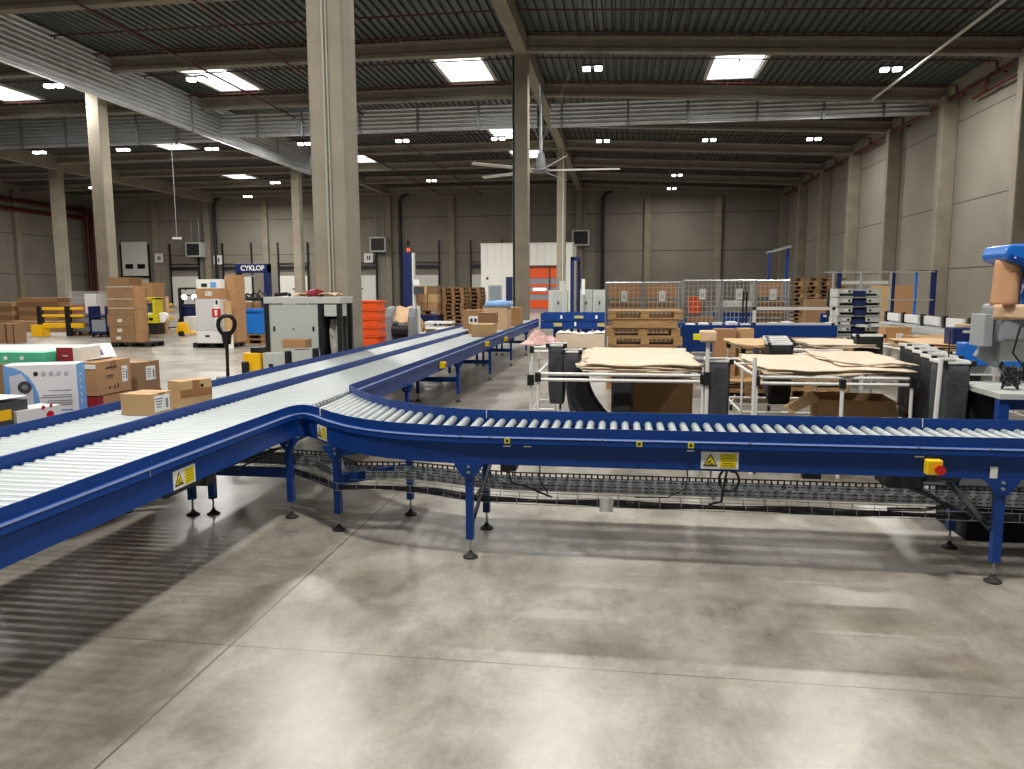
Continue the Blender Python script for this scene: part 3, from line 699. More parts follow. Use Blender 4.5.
# ------------------------------------------------------------------ generic goods
def carton(label, x, y, z, sx, sy, sz, rz=0, m=CARD, tape=True, lab=None, group=None, name='carton', cat='carton', labm=WHITE, hand=False):
    t = thing(name, label, cat, (x, y, z), rz, group)
    b = MB()
    b.bb(-sx/2, sx/2, -sy/2, sy/2, 0, sz-.004)
    g = .003 if sx > .15 else 0
    b.bb(-sx/2, sx/2, -sy/2, -g, sz-.004, sz).bb(-sx/2, sx/2, g, sy/2, sz-.004, sz)
    b.build('box_body', m, t)
    if tape:
        w = min(.06, sy*.25)
        MB().bb(-sx/2-.002, sx/2+.002, -w/2, w/2, sz-.07 if sz > .1 else sz*.5, sz+.001).build('tape', TAPE, t)
    if lab:
        for (f, u, v, w, h) in lab:
            if f == 'y': q = MB().box((u, -sy/2-.002, v), (w, .002, h))
            else: q = MB().box((sx/2+.002, u, v), (.002, w, h))
            L_ = q.build('shipping_label', labm, t)
            k = MB()
            for i in range(4):
                if f == 'y': k.box((u-w*.2+.0*i, -sy/2-.0035, v+h*(.3-.17*i)), (w*(.5-.07*i), .001, h*.05))
                else: k.box((sx/2+.0035, u-w*.2, v+h*(.3-.17*i)), (.001, w*(.5-.07*i), h*.05))
            for i in range(4):
                if f == 'y': k.box((u+w*.25+i*.04*w, -sy/2-.0035, v-h*.05), (w*.02, .001, h*.6))
                else: k.box((sx/2+.0035, u+w*.25+i*.04*w, v-h*.05), (.001, w*.02, h*.6))
            k.build('print', INK, L_)
    if hand:
        MB().cyl((sx/2-.001, .05, sz*.78), (sx/2+.002, .05, sz*.78), .014, 10).build('hand_hole', DARKW, t)
    return t
def pallet_mesh(mt, name='wooden_pallet'):
    m = MB()
    for y in (-.33, -.165, 0, .165, .33): m.box((0, y, .133), (1.2, .12, .022))
    for x in (-.53, 0, .53): m.box((x, 0, .111), (.14, .8, .022))
    for x in (-.53, 0, .53):
        for y in (-.33, 0, .33): m.box((x, y, .061), (.14, .12, .078))
    for y in (-.33, 0, .33): m.box((0, y, .011), (1.2, .12, .022))
    return m.mesh(name, mt)
PCOL = MB().bb(-.52, .52, -.4, -.37, .004, .14).bb(-.52, .52, .37, .4, .004, .14).bb(-.52, -.49, -.37, .37, .004, .14).bb(.49, .52, -.37, .37, .004, .14).bb(-.49, .49, -.37, .37, .06, .08).mesh('pallet_collar', WOOD)
PM, PM2 = pallet_mesh(WOOD), pallet_mesh(WOOD2)
PM3 = pallet_mesh(mat('black recycled plastic', '#27241f', .7))
def pallet(label, x, y, z, rz=0, me=PM, group=None, flip=False):
    o = bpy.data.objects.new('wooden_pallet', me); COL.objects.link(o); o.location = (x, y, z+(.144 if flip else 0)); o.rotation_euler = (PI if flip else 0, 0, rz)
    return tag(o, label, 'pallet', group)

# cartons riding on the lanes
carton('small tan carton with white shipping label on the far lane, left one', -3.38, 5.0, RT, .24, .24, .15, -.05, CARD3, True, [('x', 0, .075, .17, .115)])
t = carton('taller tan carton with taped side and hand hole on the far lane', -3.24, 5.33, RT, .15, .27, .205, -.42, CARD3, True, None, None, 'carton', 'carton', WHITE, True)
MB().bb(.0755, .0775, -.135, .135, .085, .14).build('side_tape', TAPE, t)
for i, (lb, x, y, z, sx, sy, sz, m) in enumerate((
    ('tan carton in front on the near lane far back', -2.57, 14.2, RT, .4, .5, .23, CARD3),
    ('tan carton lying behind the front one in the middle of the lanes', -2.76, 15.1, RT, .5, .5, .2, CARD),
    ('brown carton stacked on top in the pile on the near lane', -2.64, 15.05, RT+.2, .34, .4, .22, CARD2),
    ('upright tan carton at the right of the conveyor pile', -2.58, 18.2, RT, .42, .5, .45, CARD),
    ('tan carton at the left of the pile on the far lane', -3.3, 17.0, RT, .42, .5, .42, CARD),
    ('wide pale carton on the near lane under the blue bag', -2.74, 16.8, RT, .54, .6, .5, KRAFT))):
    carton(lb, x, y, z, sx, sy, sz, 0, m, True)
m = MB().grid(10, 8, lambda u, v: (-2.7+(u-.5)*.56, 16.8+(v-.5)*.7, RT+.51+.1*min(1, 4*math.sin(PI*u))*min(1, 4*math.sin(PI*v))+.02*math.sin(9*u+5*v)*math.sin(PI*v)))
tag(m.build('blue_parcel_bag', SKYB, smooth=True, solid=.02), 'pale blue plastic parcel bag lying on top of the conveyor pile', 'bag')
carton('small white electronics carton with black squares in the conveyor pile', -2.91, 15.0, RT+.2, .19, .22, .14, 0, WHITE, False, [('y', -.04, .07, .05, .06), ('y', .045, .07, .05, .06)], None, 'carton', 'carton', INK)

# goods behind the left of the lanes, on a low trolley
t = thing('flat_trolley', 'low flat trolley carrying the boxes behind the conveyor at left', 'trolley', (-4.75, 5.2, 0))
MB().bb(-.85, .85, -1.3, 1.1, .28, .32).build('deck', WOOD2, t)
for sx_ in (-.75, .75):
    for sy_ in (-1.15, .95):
        MB().cyl((sx_-.02, sy_, .06), (sx_+.02, sy_, .06), .06, 14).build('wheel', RUB, t); 
MB().bb(-.8, .8, -1.2, 1.0, .14, .28).build('frame', BLUE, t)
# washer-print box
t = thing('appliance_box', 'white and blue appliance box with round drum picture behind conveyor at far left', 'box', (-4.21, 5.04, .32), math.radians(24))
BW, BD, BH = .47, .22, .80
MB().bb(-BW/2, BW/2, -BD/2, BD/2, 0, BH).build('box_body', mat('white printed board', '#e9e6e6', .5), t)
MB().bb(BW/2, BW/2+.002, -BD/2, BD/2, 0, BH).build('side_print', PBLUE, t)
y_ = -BD/2-.0015
# blue quarter disc with picture
m = MB(); P = [(-BW/2, BH), (-BW/2+.02, BH)]; 
for i in range(13): a = PI/2-PI*i/12*.95; P.append((-BW/2+.02+.2*math.cos(a), BH-.29+.28*math.sin(a)))
P.append((-BW/2, BH-.55)); m.prismY(P, y_, y_+.001); m.build('blue_print', PBLUE, t)
MB().prismY([(-.2, .46), (-.06, .40), (-.055, .62), (-.12, .74), (-.2, .72)], y_-.002, y_-.0008).build('printed_appliance', mat('print grey', '#c9c9d2', .5), t)
MB().cyl((-.105, y_-.002, .64), (-.105, y_-.004, .64), .045, 18).build('printed_drum', DGREY, t)
MB().cyl((-.105, y_-.004, .64), (-.105, y_-.005, .64), .02, 14).build('printed_drum_centre', INKG, t)
for i in range(5): 
    MB().cyl((-.03+i*.05, y_-.0005, .735), (-.03+i*.05, y_-.0015, .735), .016, 14).build('icon', INK if i == 0 else mat('pale ink', '#b6b4bd', .6), t)
m = MB()
for i, (w, z) in enumerate(((.15, .61), (.19, .575), (.21, .56), (.16, .535), (.17, .52), (.14, .505))): m.box((.195-w/2, y_, z), (w, .001, .005))
m.build('printed_text', INKG, t)
m = MB()
for w, z in ((.19, .465), (.12, .43), (.15, .415), (.14, .40)): m.box((.195-w/2, y_, z), (w, .001, .007))
m.build('printed_blue_text', mat('blue ink', '#4a78b8', .6), t)
text_mesh('POWER', .042, INK, t, (.14, y_-.001, .372), (PI/2, 0, 0), bold=.002)
m = MB()
for i in range(5): m.box((BW/2+.003, -.03, .72-i*.05), (.001, .02, .02))
m.build('side_icons', WHITE, t)
carton('white printed carton with red dots, leaning low in front of the appliance box', -4.06, 4.68, .32, .2, .34, .53, math.radians(-10), mat('off white board', '#ddd9d4', .5), False, None, None, 'printed_carton')
t = thing('dark_printed_carton', 'dark grey carton with an orange label at the left photo edge', 'carton', (-4.16, 4.5, .32), -.1)
MB().bb(-.12, .14, -.2, .13, 0, .60).build('box_body', DGREY, t); MB().bb(.14, .142, -.12, .0, .48, .55).build('orange_label', YEL, t); MB().bb(-.12, .14, -.2, .13, .62, .625).build('lid', WHITE, t)
# print on off-white carton
rt = [o for o in bpy.data.objects if o.get('label', '').startswith('white printed carton with red')][0]
m = MB(); m.cyl((.101, .08, .47), (.103, .08, .47), .03, 14).cyl((.101, .03, .53), (.103, .03, .53), .014, 10).cyl((.101, .09, .535), (.103, .09, .535), .012, 10)
m.build('red_dot_print', REDB, rt)
carton('kraft carton under the green box behind the conveyor', -4.95, 5.5, .32, .9, .75, .78, 0, CARD2, False)
t = thing('green_box', 'long flat mint green and white box lying on top of the pile at left', 'box', (-4.87, 5.5, 1.10), math.radians(5))
MB().bb(-.85, .5, -.34, .5, 0, .085).build('box_body', GREEN, t); MB().bb(-.6, .4, -.22, .46, .085, .087).build('white_top_print', WHITE, t)
m = MB()
for i in range(5): m.cyl((-.2+i*.13, -.3405, .042), (-.2+i*.13, -.342, .042), .016, 10)
m.build('icon', WHITE, t)
t = thing('red_white_box', 'small box with a red end and white sides on top of the green box pile', 'box', (-4.28, 5.46, 1.10), math.radians(6))
MB().bb(-.07, .12, -.13, .14, 0, .115).build('box_body', mat('warm white board', '#e2dccf', .5), t)
MB().bb(-.071, .06, -.132, -.13, 0, .116).build('red_end', MAROON, t); MB().box((0, -.134, .05), (.04, .002, .006)).build('logo_mark', WHITE, t)
# carton pair behind
t = carton('brown carton with black logo print and address label, top of two, behind the conveyor', -4.2, 5.53, .84, .38, .42, .26, 0, CARD, True, [('x', .13, .14, .07, .13)])
q = MB().box((.192, -.085, .205), (.001, .03, .012), rx=.5)
for i_ in range(6): q.box((.192, -.06+.018*i_, .207+.002*(i_ % 2)), (.001, .013, .014 if i_ % 2 else .02), rx=.3)
q.build('logo_mark', INK, t)
m = MB().box((.192, -.05, .145), (.001, .09, .006)).box((.192, -.05, .13), (.001, .07, .004)).box((.192, .0, .05), (.001, .012, .03)).box((.192, .04, .055), (.001, .014, .035)).box((.192, -.06, .05), (.001, .02, .014))
m.build('print', INK, t)
MB().bb(-.19, .191, -.2125, -.2105, .21, .245).build('white_tape_tab', WHITE, t)
t = carton('brown carton with dark red end, lower of two, behind the conveyor', -4.2, 5.53, .32, .38, .42, .51, 0, CARD, False)
MB().bb(.10, .192, -.213, -.15, .3, .51).build('red_corner', MAROON, t)
carton('smaller brown carton with a white address label right of the logo carton', -4.2, 5.96, .80, .4, .32, .25, 0, CARD2, True, [('x', .03, .15, .13, .12)])
carton('plain carton under the smaller labelled one, behind the conveyor', -4.2, 5.96, .32, .4, .34, .48, 0, CARD2, False)
m = MB().grid(8, 6, lambda u, v: (-4.45+u*.3, 5.42+v*.3, 1.10+.07*math.sin(PI*u)*math.sin(PI*v)+.01*math.sin(14*u)))
tag(m.build('grey_poly_bag', mat('grey poly', '#b3b1ac', .35, bump=.5, bscale=9), smooth=True, solid=.01), 'small grey plastic mailing bag on the logo carton', 'bag')
t = thing('delivery_note', 'white printed delivery note leaning on top of the logo carton', 'paper', (-4.22, 5.72, 1.105), math.radians(50))
MB().add([(-.09, 0, 0), (.09, 0, 0), (.075, .1, .11), (-.075, .1, .11)], [(0, 1, 2, 3)]).build('sheet', WHITE, t, solid=.002)
MB().add([(-.05, .015, .02), (.0, .015, .02), (-.01, .06, .07), (-.05, .06, .07)], [(0, 1, 2, 3)]).build('print', mat('violet ink', '#5a4a7a', .6), t, solid=.003)

# ------------------------------------------------------------------ left hall goods
PALG = 'pallets under the goods at left'
pallet('dark pallet under the banded carton stack at left', -14.3, 20.9, 0, 0, PM3, PALG)
G = 'cartons of the banded stack at left'
for i, (x, z, w, h, lb) in enumerate(((-14.55, .144, .78, .24, 'bottom'), (-14.55, .385, .8, .22, 'second'), (-14.58, .61, .84, .34, 'third'))):
    carton(f'brown labelled carton, {lb} of the left column of the banded stack', x, 20.9, z, w, .7, h, 0, CARD2, False, [('y', -.12+.05*i, h*.5, .15, .09)], G)
t = carton('tall banded plain carton on top of the left column of the banded stack', -14.55, 20.9, .955, .8, .7, .86, 0, CARD2, False, None, G)
m = MB()
for z in (.18, .45, .8): m.bb(-.405, .405, -.356, .356, z, z+.012)
m.build('white_band', WHITE, t)
for i in range(5):
    carton(f'narrow carton in the right column of the banded stack, {ORD[i]} from the bottom', -14.06+.01*(i % 2), 20.75, .144+i*.33, .2, .3, .325, 0, CARD, False, None, G)
pallet('pallet under the tall brown stack behind the banded one', -18.4, 26.3, 0, 0, PM2, PALG)
for i in range(5):
    carton(f'brown carton in the tall stack behind the banded one, {ORD[i]} from the bottom', -18.35, 26.3, .144+i*.4, .85, .8, .395, 0, CARD2, False, None, 'cartons of the tall rear stack')
for i in range(4):
    carton(f'brown carton right of the tall rear stack, {ORD[i]} from the bottom', -17.85, 27.0, .0+i*.49, .75, .8, .485, 0, CARD, False, None, 'cartons right of the rear stack')
# white stack
pallet('dark pallet under the white carton stack', -11.7, 20.9, 0, 0, PM3, PALG)
carton('low white carton with a black mark, bottom of the white stack', -11.72, 20.8, .144, .82, .7, .36, 0, WHITE, False, [('y', -.08, .2, .14, .06)], None, 'carton', 'carton', INK)
t = carton('tall white carton with a red sticker in the white stack', -11.74, 20.8, .51, .76, .7, .9, 0, mat('grey white board', '#cfccca', .55), False)
MB().bb(.12, .382, -.356, -.35, .38, .62).build('red_sticker', REDB, t); MB().bb(.2, .28, -.358, -.35, .42, .58).build('white_print', WHITE, t)
MB().bb(.2, .34, -.354, -.349, .02, .9).build('white_edge_print', WHITE, t); MB().bb(.24, .31, -.3555, -.35, .74, .86).build('symbols', INK, t)
carton('brown carton with a white label above the tall white one', -11.72, 20.8, 1.41, .74, .7, .3, 0, CARD, False, [('y', .02, .15, .2, .12)])
t = carton('white carton with black and blue product pictures topping the white stack', -11.74, 20.8, 1.71, .7, .6, .26, 0, WHITE, False)
MB().bb(-.2, -.02, -.304, -.3, .04, .14).build('black_picture', INK, t); MB().bb(.08, .26, -.304, -.3, .02, .18).build('blue_picture', PBLUE, t)
for i in range(4): carton(f'narrow brown carton at the right side of the white stack, {ORD[i]} from the bottom', -11.22, 21.1, .144+i*.49, .28, .6, .485, 0, CARD, False, None, 'narrow cartons beside the white stack')
# yellow machine
t = thing('yellow_machine', 'yellow framed strapping head machine behind the banded stack', 'machine', (-16.75, 25.3, 0))
m = MB().bb(-.48, .42, -.25, .25, .5, .82).bb(-.48, -.38, -.25, .25, .8, 1.4).bb(.25, .35, -.25, .25, .8, 1.4).bb(-.48, .35, -.25, .25, 1.33, 1.42).bb(-.45, -.2, -.25, .25, .02, .5)
m.build('frame', YELG, t, bevel=.01)
MB().bb(-.2, .4, -.2, .2, .1, .5).build('motor_cover', BLACK, t); MB().bb(-.36, .24, -.1, .1, .84, 1.2).build('screen_panel', DGREY, t)
MB().bb(-.36, .24, -.12, -.1, .82, .87).build('white_strip', WHITE, t); MB().bb(.1, .25, -.27, -.25, .6, .7).build('grip', BLACK, t)
MB().cyl((.5, -.1, .7), (.5, .1, .7), .18, 16).build('strap_reel', WHITE, t)
# hand pallet trucks
def pallet_truck(label, x, y, rz, hy=YEL, handle=True, hc=BLACK, lean=.35):
    t = thing('hand_pallet_truck', label, 'pallet truck', (x, y, 0), rz, 'hand pallet trucks')
    for s in (-1, 1): MB().bb(s*.19-.08, s*.19+.08, .1, 1.2, .06, .12).build('fork', hy, t)
    MB().prismY([(-.26, .08), (.26, .08), (.12, .5), (-.12, .5)], -.08, .12).build('pump_body', hy, t)
    MB().cyl((-.08, -.1, .09), (.08, -.1, .09), .09, 14).build('wheel', RUB, t)
    if handle:
        h = MB().cyl((0, -.05, .4), (0, -.05-lean, 1.05), .022, 8)
        pts = [(0, -.05-lean, 1.05)]+[(.09*math.sin(a)*(1+.3*(1-math.cos(a))/2), -.05-lean-.05*(1-math.cos(a)), 1.2-.13*math.cos(a)) for a in [i*2*PI/12 for i in range(1, 12)]]+[(0, -.05-lean, 1.05)]
        h.tube(pts, .028, 8).cyl((0, -.05-lean, .95), (0, -.05-lean, 1.12), .05, 8, .07); h.build('tiller_handle', hc, t, smooth=True)
    return t
pallet_truck('yellow hand pallet truck parked between the stacks, left one', -15.9, 25.9, math.radians(0), YEL, False)
pallet_truck('yellow hand pallet truck next to the white stack, right one', -14.85, 25.8, math.radians(0), YEL, False)
pallet('worn pallet on the floor behind the yellow pallet trucks', -15.3, 28.2, 0, 0, PM2, PALG)
pallet_truck('black handled pallet truck behind the long conveyor, handle loop standing up', -5.2, 9.45, math.radians(35), DGREY, True, BLACK, .1)
# barrier
def barrier(x, y, n, label):
    t = thing('safety_barrier', label, 'barrier', (x, y, 0), math.radians(3), 'black and yellow safety barriers')
    for i in range(n): MB().box((i*1.1, 0, .55), (.2, .16, 1.1)).build('post', BLACK, t, bevel=.02)
    for z in (1.0, .74, .38): MB().box(((n-1)*.55+.3, 0, z), ((n-1)*1.1+.6, .1, .1 if z > .5 else .18)).build('rail', YEL, t, bevel=.02)
    MB().bb(-.25, .2, -.22, .18, 0, .42).build('foot_block', YEL, t)
barrier(-21.3, 25.5, 2, 'yellow and black safety barrier beside the carton rows at left')
barrier(-22.4, 32.9, 2, 'second yellow and black barrier hidden behind the wrapped pallet')
# long flat carton rows
nn = 0
for r, (x0, y0, n, col) in enumerate(((-27.4, 30.5, 6, CARD2), (-25.3, 30.7, 7, CARD), (-23.3, 31.0-.4, 7, CARD2))):
    for i in range(n):
        carton(f'long flat brown carton in the {["left", "middle", "right"][r]} row behind the barrier, {ORD[i]} from the floor', x0+.03*math.sin(i*3), y0, i*.195, 1.95, 1.0, .188, 0, [CARD2, CARD][(i+r) % 2], False, None, 'long flat cartons at far left')
carton('long pale carton on the floor in front of the flat carton rows', -23.6, 28.4, 0, 2.9, .6, .42, 0, CARD, False)
t = carton('upright brown carton with dark vertical stripes near the left photo edge', -19.45, 22.0, 0, .6, .5, .62, 0, CARD2, False)
MB().bb(-.02, .04, -.254, -.25, 0, .62).bb(.26, .3, -.254, -.25, 0, .62).build('stripe_print', mat('brown print', '#4e321f', .7), t)
# yellow racking at left edge
t = thing('yellow_ladder_frame', 'tall yellow ladder frame at the left photo edge', 'ladder', (-29.6, 31, 0))
m = MB()
for s in (-.35, .35): m.box((s, 0, 1.35), (.09, .09, 2.7))
for i in range(4): m.box((0, 0, .4+i*.7), (.7, .07, .08))
m.build('frame', mat('dull yellow', '#b89a3c', .5), t)
# wrapped pallet with trays
pallet('pallet under the film wrapped goods at left', -19.75, 26.2, 0, 0, PM2, PALG)
t = thing('film_wrapped_goods', 'film wrapped stack of grey trays and red parcels between barrier and banded stack', 'wrapped pallet load', (-19.75, 26.2, .144))
for i in range(4): MB().bb(-.5, .5, -.36, .36, i*.17, i*.17+.11).build('tray', [MGREY, DGREY][i % 2], t)
MB().bb(-.5, -.05, -.36, .3, .68, 1.0).build('parcel', MAROON, t); MB().bb(-.02, .45, -.3, .3, .68, 1.4).build('parcel', WHITE, t); MB().bb(-.5, -.1, -.3, .3, 1.0, 1.25).build('parcel', INKG, t)
MB().bb(-.56, .56, -.4, .4, -.02, 1.5).build('stretch_film', FILM, t)
t = thing('blue_trolley', 'blue trolley with grey boxes right behind the wrapped goods', 'trolley', (-18.55, 25.2, 0))
MB().bb(-.35, .35, -.3, .3, .12, .2).bb(-.35, .35, -.3, .3, .7, .78).bb(-.35, -.3, -.3, .3, .1, 1.1).bb(.3, .35, -.3, .3, .1, 1.1).build('frame', DBLUE, t); MB().bb(-.28, .28, -.25, .25, .2, .62).build('crate', MGREY, t)
m = MB()
for s in (-.28, .28): m.cyl((s-.02, -.2, .05), (s+.02, -.2, .05), .05, 10).cyl((s-.02, .2, .05), (s+.02, .2, .05), .05, 10)
m.build('wheel', RUB, t)
# forklift
t = thing('forklift', 'dark blue forklift with two lit headlamps in front of the dock doors', 'forklift', (-18.72, 30.2, 0))
MB().bb(-.1, 1.2, .2, 2.0, .3, 1.05).build('chassis', DBLUE, t, bevel=.08)
m = MB()
for x_ in (.1, 1.0): m.bb(x_-.05, x_+.05, 0, .1, .1, 1.75)
for z in (.4, 1.0, 1.7): m.bb(.1, 1.0, 0, .06, z, z+.08)
m.build('mast', BLACK, t)
m = MB()
for x_ in (.2, .9): m.bb(x_-.06, x_+.06, -1.0, 0, .1, .15)
m.build('fork', DGREY, t)
m = MB()
for x_ in (-.05, 1.15):
    for y_ in (.5, 1.6): m.bb(x_-.03, x_+.03, y_-.03, y_+.03, 1.0, 1.45)
m.bb(-.1, 1.2, .45, 1.7, 1.42, 1.47); m.build('overhead_guard', BLACK, t)
for x_ in (.35, .8): MB().cyl((x_, -.06, 1.38), (x_, .0, 1.38), .1, 14).build('headlamp', mat('lit headlamp', (1, 1, .97), .4, emit=12), t)
m = MB()
for x_ in (0, 1.1):
    for y_ in (.35, 1.75): m.cyl((x_-.1, y_, .25), (x_+.1, y_, .25), .25, 16)
m.build('wheel', RUB, t)
for i, (x, y, z, w, h, mm) in enumerate(((-19.0, 29.4, 0, .4, 1.4, KRAFT), (-16.5, 29.6, 0, .9, 1.15, KRAFT), (-15.6, 29.6, 0, .7, 1.15, CARD), (-16.9, 28.6, 0, .8, .62, WHITE))):
    carton(['leaning salmon brown tall carton left of the forklift', 'brown carton right of the forklift lamps', 'darker carton beside the white stack at the back', 'white wire crate low in front of the forklift'][i], x, y, z, w, .6, h, 0, mm, False)
# strapping arch
t = thing('strapping_arch', 'navy strapping machine arch with white brand lettering standing by the back', 'machine', (-12.1, 24, 0))
m = MB().bb(.42, .56, -.15, .15, 0, 2.52).bb(-.56, .56, -.16, .16, 2.22, 2.52).bb(-.56, -.44, -.1, .1, 1.4, 2.3); m.build('arch_frame', DBLUE, t, bevel=.01)
text_mesh('CYKLOP', .23, WHITE, t, (.06, -.17, 2.37), (PI/2, 0, 0), bold=.006, sx=.95)
MB().bb(-.52, -.44, -.12, -.1, 1.4, 2.22).build('guide_rail', DGREY, t)
MB().bb(-.62, .1, -.1, 0, 2.1, 2.14).build('guide_bar', MGREY, t)
m = MB()
for i in range(9): m.tube([(-1.1+i*.22, -.1, 1.43), (-1.05+i*.22, 0, 1.55+.06*(i % 3)), (-.9+i*.22, .05, 1.5), (-.8+i*.22, .0, 1.43)], .035, 6)
tag(m.build('strap_coils', BLACK, None, (-12.3, 23.35, -.01)), 'black strapping coils and tools lying on the table beneath the navy arch', 'straps')
t = thing('packing_table', 'black topped packing table left of the navy arch', 'table', (-12.9, 23.3, 0))
MB().bb(-.75, 1.6, -.35, .35, 1.32, 1.42).build('tabletop', BLACK, t)
for x_ in (-.7, 1.55): MB().bb(x_-.04, x_+.04, -.3, .3, 0, 1.32).build('leg', DGREY, t)
for i, x_ in enumerate((-13.35, -12.65, -11.95)): carton(f'brown carton under the packing table top, {["left", "middle", "right"][i]} one', x_, 24.5, .0, .66, .5, 1.28-.02*i, 0, CARD, False, None, 'cartons at the packing table')
t = thing('black_wrapped_bale', 'black bale of plastic crates with white tags left of the blue crate', 'crates', (-12.35, 22.3, 0))
MB().bb(-.6, .42, -.35, .35, .0, 1.0).build('bale', BLACKF, t, bevel=.03)
m = MB()
for i in range(16): m.box((-.55+random.random()*.9, -.356, .2+random.random()*.72), (.06, .004, .03), ry=random.random()*3)
m.build('white_tag', WHITE, t)
pallet('pallet under the black bale', -11.8, 21.9, 0, 0, PM2, PALG) if False else None
t = thing('blue_plastic_crate', 'bright blue plastic crate left of the grey cabinet', 'crate', (-11.45, 22.7, .3))
MB().bb(-.4, .45, -.5, .15, 0, .74).build('body', TURQ, t, bevel=.02); MB().bb(-.43, .48, -.53, .18, .7, .78).build('rim', TURQ, t)
pallet('pallet under the bright blue crate', -11.45, 22.5, .0, 0, PM2, PALG); pallet('upper pallet under the bright blue crate', -11.45, 22.5, .15, 0, PM2, PALG)
t = thing('paper_roll', 'upright brown and white paper roll behind the pallet truck handle', 'roll', (-11.06, 20.3, 0))
MB().cyl((0, 0, .5), (0, 0, 1.35), .11, 14).build('brown_roll', CARD3, t, smooth=True); MB().cyl((0, 0, 0), (0, 0, .5), .12, 14).build('white_roll', WHITE, t, smooth=True)

# cabinet
t = thing('grey_cabinet', 'grey steel cabinet bench with two slot handles in front of the big column', 'cabinet', (-4.29, 9.82, 0)); t.scale = (.89, .8, 1)
cx0, cx1 = -.60, .63
MB().bb(cx0, cx1, 0, .6, 1.47, 1.56).build('worktop', LGREY, t, bevel=.006)
MB().bb(cx0+.07, .27, .02, .05, .1, 1.46).build('front_panel', mat('cabinet grey', '#b4b8b0', .5), t)
m = MB()
for x_ in (cx0+.04, .30, cx1-.03): m.bb(x_-.035, x_+.035, .0, .07, 0, 1.47).bb(x_-.03, x_+.03, .5, .57, 0, 1.47)
m.bb(.27, .34, -.001, .3, .1, 1.47); m.build('upright', BLACK, t)
for x_ in (-.45, .18): MB().bb(x_-.015, x_+.015, .01, .03, 1.1, 1.16).build('slot_handle', INK, t)
MB().cyl((-.14, .02, 1.13), (-.14, .005, 1.13), .01, 8).build('lock', INK, t)
m = MB()
for i in range(8): m.bb(.35, .6, .25, .255, .3+i*.14, .31+i*.14)
for i in range(4): m.bb(.37+i*.07, .376+i*.07, .25, .256, .2, 1.3)
MB().bb(.34, .6, .3, .31, .1, 1.3).build('back_panel', BLACK, t)
m.build('wire_mesh', DGREY, t)
m = MB().grid(5, 8, lambda u, v: (.40+.13*u+.02*math.sin(6*v), .2-.03*math.sin(5*u+3*v), .35+.9*v))
m.build('hanging_rag', mat('rag', '#c9c5ba', .9, var=.3, scale=12), t, solid=.02)
MB().bb(.36, .62, .02, .3, 1.3, 1.46).build('drawer_box', LGREY, t)
tag(MB().tube([(-4.25, 10.0, 1.60), (-4.13, 9.95, 1.62), (-4.08, 10.05, 1.60)], .05, 8).build('red_glove', MAROON, smooth=True), 'crumpled red glove lying on the grey cabinet', 'glove')
tag(MB().grid(6, 4, lambda u, v: (-4.45+.6*u, 9.95+.3*v, 1.565+.05*abs(math.sin(6*u+4*v)))).build('crumpled_paper', KRAFT, solid=.01), 'crumpled kraft paper scraps on the grey cabinet', 'paper')
tag(MB().tube([(-4.7, 9.9, 1.585), (-4.55, 10.0, 1.6), (-4.48, 9.9, 1.585)], .025, 6).build('black_strap', BLACK, smooth=True), 'black strap piece at the left end of the cabinet top', 'strap')

# guard panels along the far lane
def guard(label, x, y, z, w, h, m, rz=0):
    t = thing('guard_panel', label, 'guard panel', (x, y, 0), rz, 'low grey guard panels beyond the long conveyor')
    MB().bb(-w/2, w/2, 0, .18, .02, h).build('panel', m, t, bevel=.005)
    MB().bb(-w/2+.08, -w/2+.14, -.008, 0, h-.2, h-.14).build('black_port', INK, t)
    MB().bb(w/2-.03, w/2+.04, -.02, .05, .0, h+.03).build('post', BLACK, t, bevel=.01)
guard('low grey panel with a black square port right of the yellow bin', -4.49, 9.4, 0, .34, .83, LGREY)
guard('low grey panel below the small carton at the cabinet', -4.10, 9.4, 0, .32, .87, LGREY)
carton('small brown carton resting on the low grey panels before the cabinet', -4.22, 9.49, .9, .32, .2, .11, 0, CARD, False)
t = thing('yellow_bin', 'yellow bin with black bumper behind the long conveyor', 'bin', (-4.82, 9.4, 0))
MB().bb(-.12, .12, 0, .25, 0, .83).build('body', YEL, t, bevel=.01); MB().bb(-.13, -.03, -.04, .0, .3, .72).build('bumper', BLACK, t, bevel=.015); MB().bb(-.02, .12, .02, .2, .83, .9).build('knob', BLACK, t)
for i, (x, y, w, h) in enumerate(((-4.0, 15.4, .5, .76), (-3.98, 17.1, .5, .76), (-4.0, 21.5, .6, .8))):
    guard(['pale grey panel with a square port right of the paper machine', 'pale grey panel before the pallet stacks', 'pale grey panel at the foot of the conveyor pile'][i], x, y, 0, w, h, WHITE)
# orange crates
for i in range(10):
    t = thing('orange_crate', f'orange stacking crate beside the big column, {ORD[i]} from the floor', 'crate', (-4.17, 12.5, .02+i*.146), 0, 'stacked orange crates')
    MB().bb(-.14, .14, -.2, .2, 0, .11).build('body', ORNG, t); MB().bb(-.16, .16, -.22, .22, .11, .14).build('rim', ORNG, t)
tag(MB().bb(-4.33, -4.01, 12.28, 12.72, 0, .02).build('crate_dolly', BLACK), 'low dolly under the orange crates', 'dolly')
